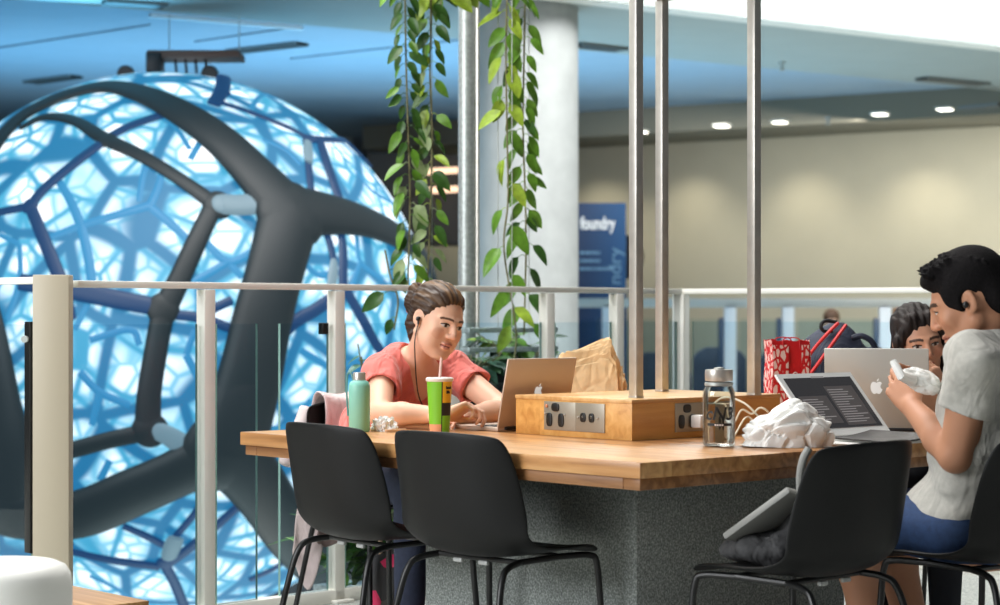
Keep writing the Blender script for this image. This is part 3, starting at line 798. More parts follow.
bush('potted_fern', 'green leafy plant growing from the planter box beside the column', c+rd*.26+V(0, 0, .87), 16, .16, .17, .10, [leaf_g[0], leaf_g[1], dk_leaf[0]], 21, 'planter plants')
bush('potted_fern', 'bright leaved plant on the upper planter shelf behind the laptop lid', c+rd*.02-nrm*.02+V(0, 0, .93), 12, .1, .13, .10, [leaf_g[1], leaf_g[2], leaf_g[0]], 22, 'planter plants')
bush('potted_fern', 'dark bluish plant in the planter box next to the woman', c-rd*.2-nrm*.06+V(0, 0, .82), 12, .12, .15, .11, dk_leaf, 23, 'planter plants')
bush('shrub', 'dark small leaved shrub behind the shoulder of the woman in coral', RL(1.72)+nrm*.26+V(0, 0, -.02), 34, 1.02, .2, .075, dk_leaf[:2], 24, 'ledge plants')
bush('strap_plant', 'thick clump of strappy green leaves on the ledge beyond the glass', RL(1.66)+nrm*.28+V(0, 0, -.02), 170, .36, .22, .26, [leaf_g[0], leaf_g[1], dk_leaf[0], leaf_g[3]], 25, 'ledge plants', True)
# ================================================================ table, power box, poles
w_top = wood('table_timber', (136, 92, 54), (188, 136, 84), (216, 168, 112), rot=PI/2, plank=.11, rough=.3)
w_edge = wood('table_edge_timber', (126, 86, 52), (168, 120, 76), (194, 146, 98), rot=PI/2, plank=.3, rough=.4)
w_box = wood('box_veneer', (196, 138, 70), (218, 164, 92), (232, 184, 114), rot=0, plank=.4, rough=.4)
base_m = NT('grey_felt_cladding'); _n = base_m.add('ShaderNodeTexNoise', Scale=160.0, Detail=4.0); base_m.link(base_m.coord(), _n.inputs['Vector'])
base_m.link(base_m.ramp(_n.outputs['Fac'], [(.3, lin((96, 102, 100))), (.5, lin((134, 140, 137))), (.72, lin((178, 184, 180)))]), base_m.b.inputs['Base Color'])
base_m.b.inputs['Roughness'].default_value = .85; base_m.bump(_n.outputs['Fac'], .15, .002); base_m = base_m.m
SIDE = 1.775; TZ = .74
ctr = T(SIDE/2, SIDE/2)
tb = thing('communal_table', 'large square timber communal table on a grey speckled pedestal', 'table', ctr, TH)
m = MB(); m.box((0, 0, TZ-.0205), (SIDE, SIDE, .041), 0, .002); m.build('tabletop', w_top, tb, world=False)
m = MB(); h = SIDE/2-.012
for sx, sy, L, ry in ((0, -1, SIDE-.024, 0), (0, 1, SIDE-.024, 0)):
    m.box((0, sy*(h-.03), TZ-.041-.016), (L, .06, .031), 0, .002)
for sx in (-1, 1): m.box((sx*(h-.03), 0, TZ-.057), (.06, SIDE-.146, .031), 0, .002)
m.build('apron', w_edge, tb, world=False)
ped = .935
m = MB(); m.box((0, 0, .335), (ped, ped, .67), 0, .004); m.build('pedestal', base_m, tb, world=False)
m = MB(); m.box((0, 0, .69), (1.3, 1.3, .03), 0, .002); m.build('support_board', mat('board_dark', (60, 52, 46), .7), tb, world=False)
# edge joints on the front-left side as short blocks
# power box
bx = thing('power_box', 'oak veneered power box with socket plates in the middle of the table', 'box', T(.0, .0)+V(.392-.355+.0, 5.94-5.07, TZ), TH)
BU, BV, BH = .512, .676, .122      # depth along u, length along v
m = MB(); m.box((BV/2, BU/2, BH/2-.006), (BV, BU, BH-.012), 0, .0015); m.build('carcass', w_box, bx, world=False)
m = MB(); m.box((BV/2, BU/2, BH-.006), (BV+.004, BU+.004, .012), 0, .002); m.build('lid', wood('box_lid_veneer', (196, 148, 92), (222, 178, 120), (234, 196, 142), rot=0, plank=.3), bx, world=False)
plate_m = mat('socket_plate_steel', (164, 158, 144), .4, .45)
def socket_plate(parent, name, x0, w, face, kind):
    """face 'u': plate on the v=0 side (local x const 0); 'v': on the u=0 side (local y const 0)"""
    hgt = .088; zc = .062
    def at(s, z, d):       # s along the face, d outwards
        return V(-d, s, z) if face == 'u' else V(s, -d, z)
    rz = PI/2 if face == 'u' else 0
    m = MB(); m.box(at(x0+w/2, zc, .002), (w, .004, hgt), rz, .001); o = m.build(name, plate_m, parent, world=False)
    M = Matrix.Rotation(PI/2, 4, 'X') if face == 'v' else Matrix.Rotation(-PI/2, 4, 'Y')
    def outlet(s, z, a, b, nm='socket', mt=black_plastic):
        pts = []
        for j in range(24):
            q = 2*PI*j/24; cx = a*math.copysign(abs(math.cos(q))**.7, math.cos(q)); cz = b*math.copysign(abs(math.sin(q))**.7, math.sin(q)); pts.append((cx, cz))
        mm = MB(); mm.prism(pts, .006, Matrix.Translation(at(s, z, .005)) @ Matrix.Rotation(rz, 4, 'Z'), .001); so = mm.build(nm, mt, o, world=False); return so
    return at, outlet, o
# left face: two plates side by side (power, data)
at, outlet, pl1 = socket_plate(bx, 'socket_plate', .238, .14, 'u', 0)
# local y runs away from the near corner, so the plate's picture-left side is the far end
for s, z, a, b in ((.352, .05, .0120, .021), (.300, .05, .0120, .021), (.325, .089, .0165, .013)): outlet(s, z, a, b)
outlet(.364, .092, .005, .005, 'indicator', mat('indicator_orange', (214, 140, 100), .4))
for s in (.370, .284): outlet(s, .068, .003, .003, 'screw', brushed)
at, outlet, pl2 = socket_plate(bx, 'data_plate', .112, .126, 'u', 0)
for s in (.203, .166): 
    outlet(s, .062, .011, .014, 'data_port'); outlet(s, .064, .005, .005, 'data_pin', brushed)
for s in (.225, .140): outlet(s, .062, .003, .003, 'screw', brushed)
at, outlet, pl3 = socket_plate(bx, 'socket_plate', .185, .25, 'v', 0)
for s, z, a, b in ((.21, .05, .0125, .021), (.26, .05, .0125, .021), (.235, .089, .0165, .013)): outlet(s, z, a, b)
for s in (.33, .37): outlet(s, .06, .011, .014, 'data_port')
# white charger plugged in beside the glass bottle, with its cables
wht = mat('white_plastic', (232, 226, 220), .35)
cbm = mat('cable_cream', (226, 216, 190), .45)
ch = thing('charger', 'small white charger plugged into the power box behind the glass bottle', 'charger', bx.matrix_basis @ V(.262, -.02, .05), TH)
m = MB(); m.box((0, -.012, .0), (.04, .042, .04), 0, .006); m.build('plug', wht, ch, world=False)
def cable(label, pts, r=.0032, m_=None, n=8):
    sp = [Vector(p) for p in spline(pts, n)]
    m = MB(); m.tube(sp, r, 8); o = m.build('charging_cable', m_ or cbm); return tag(o, label, 'cable', 'cables beside the power box')
TZP = TZ+.0035
cable('cream cable arching from the charger to the white paper bag', [P(704, 415, 5.98), P(722, 398, 5.9), P(742, 402, 5.85), P(757, 415, 5.82), P(768, 432, 5.85), (.80, 5.87, TZP)])
cable('cream cable looping up between glass bottle and red bag', [P(735, 422, 6.0), P(742, 410, 6.0), P(752, 414, 6.0), P(760, 408, 6.0), P(768, 412, 6.0), P(775, 425, 6.03), (.845, 6.06, TZP)])
cable('lower cream cable lying on the table behind the glass bottle', [(.66, 5.9, TZP), (.70, 5.97, TZP+.012), P(748, 417, 6.05), (.80, 6.02, TZP+.004), (.86, 5.98, TZP)])
# three square steel poles and their head frame
def pole(label, loc, z0, z1):
    o = thing('steel_pole', label, 'pole', (*loc, z0), TH, 'square steel poles')
    m = MB(); m.box((0, 0, (z1-z0)/2), (.031, .031, z1-z0), 0, .001); m.build('shaft', brushed, o, world=False)
    m = MB(); m.box((0, 0, .003), (.034, .034, .006), 0, .001); m.build('collar', brushed, o, world=False)
bz = TZ+BH
p1, p2, p3 = (.413, 6.07), (.532, 6.57), (.797, 6.275)
ZP = 2.145
pole('square steel pole at the front corner of the power box', p1, bz, ZP)
pole('square steel pole at the back of the power box, between the other two', p2, bz, ZP)
pole('square steel pole at the end of the power box beside the red bag', p3, bz, ZP)
hf = thing('pole_head_frame', 'pale steel frame joining the tops of the three poles', 'frame', (*p2, ZP))
for a, b in ((p2, p3), (p2, p1), (p1, p3)):
    m = MB(); m.bar(V(*a, ZP+.015), V(*b, ZP+.015), .032, .03, bevel=.002); m.build('bar', brushed, hf)

# ================================================================ chairs
def chair_shell():
    """moulded shell: rows across, from the seat's front edge back and up to the top of the back; local +y is forward"""
    prof = [  # y, z, half width, side curl
        (.235, .440, .195, .004), (.215, .452, .205, .010), (.15, .455, .216, .014), (.06, .447, .224, .020), (-.03, .443, .229, .030),
        (-.095, .448, .232, .045), (-.145, .470, .234, .062), (-.175, .510, .234, .075), (-.192, .565, .231, .080), (-.204, .63, .226, .078),
        (-.214, .70, .220, .070), (-.222, .752, .209, .060), (-.226, .783, .188, .048), (-.2275, .797, .140, .034)]
    rows = []
    for i, (y, z, w, c_) in enumerate(prof):
        y0, z0 = prof[max(i-1, 0)][:2]; y1, z1 = prof[min(i+1, len(prof)-1)][:2]
        t = Vector((0, y1-y0, z1-z0)).normalized(); n = Vector((0, -t.z, t.y)); n = n if n.z > 0 or abs(n.z) < .2 and n.y > 0 else n
        n = Vector((0, 1, 0))*(-t.y*0+t.z) + Vector((0, 0, 1))*(-t.y)      # towards the sitter
        n = Vector((0, t.z, -t.y))
        row = []
        for j in range(13):
            s = -1+2*j/12; lift = c_*abs(s)**2.6*1.15
            dz = -.02*abs(s)**4 if i == len(prof)-1 else 0
            row.append(Vector((w*1.06*s, y, z))+n*lift+V(0, 0, dz))
        rows.append(row)
    mb = MB(); mb.grid(rows); return solid(mb.mesh(), .011, 2)
shell_me = chair_shell()
chair_black = mat('chair_black_shell', (15, 16, 16), .55, spec=.3, bump=.03, bscale=600)
pad_m = mat('clear_glide', (168, 170, 168), .3)
def leg_paths():
    out = []
    for s in (-1, 1):
        # side bow: back leg up, along under the seat, front leg down
        out.append([(s*.235, .250, 0), (s*.220, .228, .30), (s*.213, .220, .412), (s*.204, .198, .437), (s*.18, .11, .439)])
        out.append([(s*.235, -.225, 0), (s*.200, -.165, .30), (s*.186, -.135, .400), (s*.176, -.10, .425), (s*.160, -.04, .433)])
    return out
def make_chair(label, loc, rz, group='black shell chairs'):
    o = thing('shell_chair', label, 'chair', loc, rz, group)
    s = link_mesh('shell', shell_me.copy() if shell_me.users else shell_me, chair_black, o, world=False, smooth=50)
    for k, q in enumerate(leg_paths()):
        m = MB(); sp = [Vector(p) for p in spline(q, 6)]; m.tube(sp, .0095, 12)
        lg = m.build('leg', black_metal, o, world=False)
        m = MB(); m.lathe([(0, 0), (.011, 0), (.012, .012), (.0, .012)], (q[0][0], q[0][1], 0), 12); m.build('foot_cap', dark_rubber, lg, world=False)
    m = MB()
    for s_ in (-1, 1): m.tube([(s_*.18, .11, .439), (s_*.160, -.04, .433)], .009, 10)
    m.tube([(-.18, .11, .439), (.18, .11, .439)], .008, 10); m.tube([(-.160, -.04, .433), (.160, -.04, .433)], .008, 10)
    m.build('under_frame', black_metal, o, world=False)
    for s_ in (-1, 1):
        m = MB(); m.box((s_*.05, -.07, .426), (.035, .012, .012), 0, .003); m.build('glide', pad_m, o, world=False)
    return o
def dup(root, loc, rz, label):
    c = copy_tree(root); c.location = loc; c.rotation_euler = (0, 0, rz); c['label'] = label; return c
# front-left side chairs face v (angle of +y = v): rz = TH-90deg ; right side chairs face u: rz = TH
A_v = TH-PI/2
bc2 = V((430-500)/FOC*5.5, 5.5, 0)
chair_a = make_chair('black shell chair at the near table side, closer to the table corner', bc2+vd*.215, A_v+math.radians(4))
bc1 = V((313-500)/FOC*5.9, 5.9, 0)
dup(chair_a, bc1+vd*.215, A_v+math.radians(-3), 'black shell chair at the near table side, closer to the green bottle')
chair_r = dup(chair_a, V(.815, 5.22, 0), TH+math.radians(3), 'black shell chair pulled out with a grey bag lying on its seat')
chair_m = dup(chair_a, V(1.365, 5.49, 0), TH-math.radians(4), 'black shell chair the man in grey sits on')
chair_w = dup(chair_a, V(-.425, 7.19, 0), TH+PI-math.radians(2), 'black shell chair under the woman in coral, jacket over its back')
chair_w2 = dup(chair_a, V(1.64, 7.02, 0), math.radians(180-30), 'black shell chair the long haired woman behind the laptops sits on')
chair_b = dup(chair_a, V(1.22, 7.45, 0), TH+PI/2, 'black shell chair holding the navy backpack')
# ================================================================ people
def frame(fwd, up):
    f = Vector(fwd).normalized(); u = Vector(up); r = None
    l = u.cross(f).normalized()          # person's left
    u = f.cross(l)
    return f, l, u
class Head:
    """local axes: x = person's left, y = forward, z = up; metres times scale"""
    def __init__(s, c, fwd, up=(0, 0, 1), scale=1.0):
        s.c = np.array(c, float); f, l, u = frame(fwd, up); s.R = np.array([l, f, u]).T; s.k = scale
    def w(s, p): return s.c+s.R@(np.array(p, float)*s.k)
    def loc(s, co): return (co-s.c)@s.R/s.k
    def ell(s, S, c, r, k=.012, op='add', rot=None):
        R = s.R if rot is None else s.R@np.array(rot)
        S.ell(s.w(c), np.array(r)*s.k, R, k*s.k, op)
    def cone(s, S, a, b, ra, rb, k=.01, op='add'): S.cone(s.w(a), s.w(b), ra*s.k, rb*s.k, k*s.k, op)
def head_shape(S, H, male=False, nose=1.0, full=1.0):
    H.ell(S, (0, -.014, .036), (.074, .094, .083), .02)
    H.ell(S, (0, .022, .004), (.065*full, .070, .072), .02)
    H.ell(S, (0, .030, -.046), (.053*full, .054, .062), .02)
    for x in (-1, 1):
        H.cone(S, (x*.055*full, -.002, -.048), (x*.020, .064, -.094), .019 if not male else .021, .016, .022)
        H.cone(S, (x*.012, .087, .027), (x*.047, .069, .027), .0075 if not male else .009, .006, .012)
        H.ell(S, (x*.043*full, .060, -.022), (.022, .020, .020), .02)
    H.ell(S, (0, .071, -.097), (.021, .017, .016), .016)
    for x in (-1, 1):
        H.ell(S, (x*.031, .097, .007), (.018, .017, .0115), .010, 'sub')
        H.ell(S, (x*.031, .0735, .007), (.0150, .0140, .0125), .003)
        H.cone(S, (x*.018, .086, .0155), (x*.044, .078, .0145), .0038, .0036, .004)   # upper lid
        H.cone(S, (x*.020, .085, -.002), (x*.043, .078, -.001), .003, .003, .005)
    H.cone(S, (0, .090, .020), (0, .111*nose, -.020), .0075, .0105, .010)
    H.ell(S, (0, .106*nose, -.024), (.011, .011, .009), .008)
    for x in (-1, 1): H.ell(S, (x*.012, .097, -.027), (.008, .010, .007), .006)
    H.ell(S, (0, .0905, -.054), (.021, .010, .0065), .006)
    H.ell(S, (0, .0885, -.0665), (.018, .010, .0070), .006)
    H.cone(S, (-.024, .094, -.0605), (.024, .094, -.0605), .0018, .0018, .003, 'sub')
    for x in (-1, 1):
        rot = [[math.cos(x*.35), -math.sin(x*.35), 0], [math.sin(x*.35), math.cos(x*.35), 0], [0, 0, 1]]
        H.ell(S, (x*.076, -.012, .000), (.0080, .0165, .029), .006, 'add', rot)
        H.ell(S, (x*.086, -.006, .004), (.008, .011, .017), .004, 'sub', rot)
        H.ell(S, (x*.073, -.002, -.024), (.007, .009, .009), .006)
def face_paint(H, co, col, skin, lip, brow, iris=(58, 38, 26), brow_w=.0045, blush=(204, 120, 96), eye_h=.0066):
    p = H.loc(co); x, y, z = np.abs(p[:, 0]), p[:, 1], p[:, 2]
    f = y > .045
    def put(m, c, a=1.0): col[m] = col[m]*(1-a)+np.array(lin(c))*a
    inh = np.linalg.norm(p, axis=1) < .16
    put(inh & f & (((x-.045)/.02)**2+((z+.025)/.02)**2 < 1), blush, .22)
    put(inh & (y > .095) & (z < -.012) & (z > -.034), blush, .2)
    put(inh & f & (((x-.0)/.0225)**2+((z+.060)/.0115)**2 < 1) & (y > .07), lip, .85)
    put(inh & f & (x < .024) & (np.abs(z+.0605) < .0016), (110, 52, 46))
    eye = inh & f & (((x-.031)/.0150)**2+((z-.0065)/eye_h)**2 < 1)
    put(eye, (214, 206, 198))
    px = np.where(p[:, 0] > 0, p[:, 0]-.031, p[:, 0]+.031)
    put(inh & f & (px**2+(z-.0062)**2 < .0058**2) & eye, iris)
    arc = .0128-((x-.031)/.016)**2*.005
    put(inh & f & (np.abs(x-.031) < .0155) & (np.abs(z-arc) < .0024), (40, 28, 24))
    barc = .030-((x-.028)/.024)**2*.0045
    put(inh & f & (x > .011) & (x < .053) & (np.abs(z-barc) < brow_w), brow, .9)
def hand(S, wrist, fwd, palm, thumb, curl=(.5, .6, .7, .8), scale=1.0, base=.35, tcurl=.4):
    """fingers rooted in the palm; palm = direction the palm faces; thumb = side the thumb leaves on"""
    f = np.array(Vector(fwd).normalized()); n = np.array(palm, float); n -= f*(n@f); n /= np.linalg.norm(n)
    t = np.cross(n, f); t *= np.sign(t@np.array(thumb, float)) or 1
    w = np.array(wrist, float); k = scale
    S.cone(w-f*.03*k, w+f*.012*k, .0235*k, .021*k, .012)
    xs = (.029, .0095, -.0105, -.029); ln = (.088, .092, .088, .080); fl = ((.043, .026, .020), (.047, .029, .021), (.043, .027, .021), (.034, .021, .018)); fr = (.0088, .009, .0086, .0076)
    for i in range(4):
        kn = w+(f*ln[i]+t*xs[i])*k
        S.cone(w+(t*xs[i]*.55+f*.012)*k, kn, .0150*k, .0105*k, .010)
        a = base; p = kn
        for j, L in enumerate(fl[i]):
            a2 = a+curl[i]*(.9 if j else .5)
            d = f*math.cos(a2)+n*math.sin(a2); q = p+d*L*k
            S.cone(p, q, fr[i]*(1-.08*j)*k, fr[i]*(.92-.09*j)*k, .003)
            p = q; a = a2
    S.ell(w+(f*.045+n*.006)*k, np.array((.034, .040, .014))*k, np.array([t, f, n]).T, .012)
    b = w+(f*.020+t*.022+n*.010)*k; q = b+(f*.030+t*.026+n*.010)*k
    S.cone(b, q, .0145*k, .0115*k, .010)
    d = f*math.cos(tcurl)+n*math.sin(tcurl)*.8-t*math.sin(tcurl)*.5; d /= np.linalg.norm(d)
    q2 = q+d*.030*k; S.cone(q, q2, .0108*k, .0098*k, .004)
    S.cone(q2, q2+(d*.8+n*.3-t*.3)*.024*k, .0096*k, .0078*k, .004)
def torso_prims(j, s, lean_f):
    """list of (kind, args) describing trunk; s: dict of sizes"""
    hip, neck = np.array(j['hip'], float), np.array(j['neck'], float); up = neck-hip; L = np.linalg.norm(up); up /= L
    l = np.array(j['left'], float); l -= up*(l@up); l /= np.linalg.norm(l); f = np.cross(l, up); R = np.array([l, f, up]).T
    out = []
    at = lambda a, b, c: hip+l*a+f*b+up*c*L
    out.append(('ell', at(0, -.01, .02), (s['hipw'], s['hipd'], .12), R, .05))
    out.append(('ell', at(0, .015, .30), (s['waist'], s['waistd'], .16), R, .06))
    out.append(('ell', at(0, .005, .62), (s['chest'], s['chestd'], .19), R, .06))
    out.append(('ell', at(0, -.02, .84), (s['chest']*.86, s['chestd']*.74, .11), R, .05))
    if s.get('bust'):
        for x in (-1, 1): out.append(('ell', at(x*.075, s['chestd']*.72, .60), (.066, .055, .062), R, .03))
    for sh in ('shR', 'shL'):
        out.append(('cone', at(0, -.018, .93), np.array(j[sh], float), .055, s['shr'], .045))
    return out, R, at
def put(S, prims, inf=0.0, sub=()):
    for q in prims:
        if q[0] == 'ell': S.ell(q[1], np.array(q[2])+inf, q[3], q[4])
        else: S.cone(q[1], q[2], q[3]+inf, q[4]+inf, q[5])
def limbs(S, j, r, inf=0.0, which=('arm', 'leg')):
    for sd in 'RL':
        if 'arm' in which:
            S.cone(j['sh'+sd], j['el'+sd], r['sh']+inf, r['el']+inf, .02); 
            a, b = np.array(j['el'+sd]), np.array(j['wr'+sd])
            S.cone(a, a+(b-a)*.35, r['el']+inf, r['fa']+inf, .015); S.cone(a+(b-a)*.35, b, r['fa']+inf, r['wr']+inf, .012)
        if 'leg' in which:
            S.cone(j['hp'+sd], j['kn'+sd], r['th']+inf, r['kn']+inf, .03)
            a, b = np.array(j['kn'+sd]), np.array(j['an'+sd]); m = a+(b-a)*.32
            S.cone(a, m, r['kn']+inf, r['ca']+inf, .02); S.cone(m, b, r['ca']+inf, r['an']+inf, .02)
def foot(S, an, fwd, inf=0, k=1.0):
    a = np.array(an, float); f = np.array(fwd, float); f[2] = 0; f /= np.linalg.norm(f)
    z = np.array([0, 0, 1.0]); a0 = a.copy()
    S.cone(a-f*.035*k-z*(a[2]-.04), a+f*.11*k-z*(a[2]-.03), .036*k+inf, .034*k+inf, .02); S.cone(a+f*.11*k-z*(a[2]-.03), a+f*.165*k-z*(a[2]-.024), .034*k+inf, .026*k+inf, .02)
    S.cone(a, a-z*(a[2]-.05), .036*k+inf, .04*k+inf, .02)
def ripple(amp, fr, seed):
    rs = np.random.RandomState(seed); D = rs.normal(size=(4, 3)); D /= np.linalg.norm(D, axis=1)[:, None]; ph = rs.uniform(0, 6, 4)
    def fn(X, Y, Z):
        o = 0; wx = .012*np.sin(23*Z+9*Y); wy = .012*np.sin(19*X+17*Z)
        for i in range(4):
            g = D[i]; o = o+np.sin(fr*(1+.35*i)*((X+wx)*g[0]+(Y+wy)*g[1]+Z*g[2])+ph[i])
        return o*amp/4
    return fn
def refine_face(me, H):
    bm = bmesh.new(); bm.from_mesh(me)
    co = np.array([v.co[:] for v in bm.verts]); p = H.loc(co)
    ok = (p[:, 1] > .035) & (np.abs(p[:, 0]) < .062) & (p[:, 2] > -.085) & (p[:, 2] < .05)
    bm.verts.ensure_lookup_table()
    ed = [e for e in bm.edges if ok[e.verts[0].index] and ok[e.verts[1].index]]
    bmesh.ops.subdivide_edges(bm, edges=ed, cuts=1, use_grid_fill=True)
    bm.to_mesh(me); bm.free()
def simple(me, name, m, parent, smooth=180): return link_mesh(name, me, m, parent, True, smooth)
def bounds(pts, pad):
    a = np.array([np.array(p, float) for p in pts]); return a.min(0)-pad, a.max(0)+pad

# ---------------------------------------------------------------- woman in coral
def woman_in_coral():
    f0 = np.array(-ud); l0 = np.array(vd)
    j = dict(hip=(-.50, 7.11, .545), neck=(-.292, 6.955, .945), left=l0)
    j['shR'] = (-.408, 6.862, .915); j['shL'] = (-.165, 7.055, .918)
    j['elR'] = (-.400, 6.665, .785); j['wrR'] = (-.182, 6.47, .790)
    j['elL'] = (.015, 6.87, .785); j['wrL'] = (-.130, 6.64, .776)
    hp = np.array(j['hip'])
    j['hpR'] = hp-l0*.085+f0*.02; j['hpL'] = hp+l0*.085+f0*.02
    j['knR'] = hp-l0*.10+f0*.43+np.array([0, 0, .0]); j['knL'] = hp+l0*.08+f0*.43
    j['anR'] = hp-l0*.10+f0*.40+np.array([0, 0, -.455]); j['anL'] = hp+l0*.06+f0*.46+np.array([0, 0, -.455])
    H = Head((-.216, 6.825, 1.092), (.62, -.74, -.30), (.10, .16, 1), 1.02)
    r = dict(sh=.050, el=.039, fa=.039, wr=.024, th=.082, kn=.056, ca=.054, an=.036)
    sz = dict(hipw=.175, hipd=.125, waist=.142, waistd=.115, chest=.148, chestd=.108, shr=.050, bust=1)
    tp, R, at = torso_prims(j, sz, 0)
    lo, hi = bounds([j[k] for k in j if k != 'left']+[H.w((0, 0, .13)), H.w((0, .13, 0)), (-.05, 6.4, .8), (-.2, 6.6, .02)], .16)
    lo[2] = 0.0
    S = SDF(lo, hi, .0042); put(S, tp); limbs(S, j, r)
    for sd in 'RL': foot(S, j['an'+sd], f0)
    S.cone(j['neck'], H.w((0, -.026, -.055)), .049, .045, .025)
    hand(S, j['wrR'], (.80, .02, .30), (.35, -.35, -.9), (-.1, .9, .2), (.75, .85, .95, 1.05), .98, .45)
    hand(S, j['wrL'], (-.35, -.75, -.05), (0, 0, -1), (-.9, .2, .1), (.25, .3, .3, .35), .92, .15)
    head_shape(S, H, False, .965, 1.06)
    for x in (-1, 1): H.ell(S, (x*.040, .044, -.060), (.026, .030, .032), .025)
    H.ell(S, (0, .045, -.092), (.036, .036, .018), .02)
    me = S.mesh(2); refine_face(me, H)
    skin = (234, 186, 158)
    def pf(co):
        col = np.tile(np.array(lin(skin)), (len(co), 1))
        face_paint(H, co, col, skin, (204, 134, 120), (74, 50, 40), brow_w=.0036); return col
    paint(me, pf)
    o = thing('person', 'woman in a coral short sleeved top looking down at her laptop, hair pinned up', 'person', (-.50, 7.11, 0))
    b = simple(me, 'body', vcol('skin_fair', .45, .05), o)
    # top
    S = SDF(lo, hi, .0042); put(S, tp, .013)
    for sd in 'RL':
        a, e = np.array(j['sh'+sd]), np.array(j['el'+sd]); q = a+(e-a)*.42
        S.cone(a, q, .062, .066, .03, cut=True)
    S.cone(at(0, -.01, .9), j['neck'], .085, .07, .03)
    S.warp(ripple(.012, 44, 3))
    for sd in 'RL':
        a, e = np.array(j['sh'+sd]), np.array(j['el'+sd])
        S.cone(a+(e-a)*.30, a+(e-a)*.7, .053, .053, .004, 'sub')
    S.cone(np.array(at(0, .15, .84)), np.array(at(0, .09, 1.06)), .045, .080, .012, 'sub')
    S.cone(np.array(at(0, .165, .64)), np.array(at(0, .15, .86)), .006, .050, .012, 'sub')
    S.cone(np.array(j['neck'])+R[:, 2]*.0, H.w((0, -.02, -.05)), .068, .07, .012, 'sub')
    S.plane(at(0, 0, -.06), -R[:, 2])
    simple(S.mesh(2), 'top', mat('coral_cloth', (226, 116, 106), .8, noise=.06, nscale=25, bump=.15, bscale=500, sheen=.25, fold=1.0), o)
    # cuffs of the sleeves
    # jeans
    S = SDF(lo, hi, .006); put(S, tp[:2], .012); limbs(S, j, r, .012, ('leg',)); S.plane((0, 0, .66), (0, 0, 1))
    S.plane((0, 0, .10), (0, 0, -1)); S.warp(ripple(.004, 40, 5))
    simple(S.mesh(1), 'jeans', mat('dark_denim', (34, 42, 62), .85, noise=.15, nscale=60), o)
    for sd in 'RL':
        S = SDF(np.array(j['an'+sd])-np.array([.25, .3, .11]), np.array(j['an'+sd])+np.array([.3, .3, .08]), .006); foot(S, j['an'+sd], f0, .007); S.plane((0, 0, .09), (0, 0, 1)); S.plane((0, 0, .002), (0, 0, -1))
        simple(S.mesh(1), 'shoe', mat('pink_trainer', (206, 60, 100), .6, noise=.3, nscale=30) if sd == 'R' else bpy.data.materials['pink_trainer'], o)
    # hair swept back into a knot
    S = SDF(H.c-.2, H.c+.2, .0034)
    H.ell(S, (0, -.026, .046), (.081, .097, .087), .01)
    H.ell(S, (0, .016, .078), (.062, .052, .044), .02)
    for x in (-1, 1): H.ell(S, (x*.064, -.016, .038), (.018, .050, .042), .02)
    H.ell(S, (0, -.085, -.030), (.050, .040, .050), .02); H.ell(S, (0, -.074, -.072), (.036, .024, .030), .015)
    H.ell(S, (.0, -.124, .030), (.050, .042, .050), .010); H.ell(S, (-.016, -.132, .066), (.028, .026, .028), .01)
    for x in (-1, 1):
        H.ell(S, (x*.078, -.006, -.004), (.020, .022, .030), .008, 'sub')
    H.ell(S, (.010, .102, .004), (.080, .060, .088), .016, 'sub')
    def strands(X, Y, Z):
        q = [(X-H.c[0])*H.R[0, i]+(Y-H.c[1])*H.R[1, i]+(Z-H.c[2])*H.R[2, i] for i in range(3)]
        a = np.arctan2(q[2]-.02, q[0]+.25*q[1]*0); return .0016*np.sin(a*26+q[1]*22)+.0012*np.sin(a*47-q[1]*30)+.0010*np.sin(q[1]*140+a*9)
    S.warp(strands); me = S.mesh(2)
    def hp_(co):
        p = H.loc(co); a = np.arctan2(p[:, 2]-.02, p[:, 0]); n = .5+.5*np.sin(a*19+p[:, 1]*18+np.sin(a*7)*2)
        t = np.clip((p[:, 2]-.02)*7, 0, 1)*n
        c0, c1 = np.array(lin((58, 42, 32))), np.array(lin((138, 104, 70))); return c0+(c1-c0)*t[:, None]
    paint(me, hp_); hm = vcol('brown_hair', .45, bump=.2, bscale=250); simple(me, 'hair', hm, o)
    S = SDF(H.c-.2, H.c+.2, .004); 
    for q in ((0.012, -.140, .012), (-.010, -.143, -.006), (.004, -.138, -.020), (-.016, -.134, .022)): H.ell(S, q, (.013, .009, .013), .006)
    simple(S.mesh(1), 'hair_clip', mat('pink_clip', (214, 130, 136), .4), o)
    # earphone bud and its cord
    e = Vector(H.w((-.082, .002, -.006)))
    m = MB(); m.ball(e, .0085, 2); m.tube([e, e+V(0, 0, -.018)], .0035, 8); ob = m.build('earphone', black_plastic, o)
    pts = [e+V(0, 0, -.018), Vector(H.w((-.078, .012, -.06))), Vector(H.w((-.066, .020, -.11))), Vector(at(-.045, .11, .90)), Vector(at(0, .145, .78)), Vector(at(.03, .150, .72))]
    m = MB(); m.tube([Vector(p) for p in spline(pts, 8)], .0022, 6); m.build('earphone_cord', black_plastic, o)
    # pen held in the right hand? thin white stylus under the fingers
    return j, H
W1, H1 = woman_in_coral()

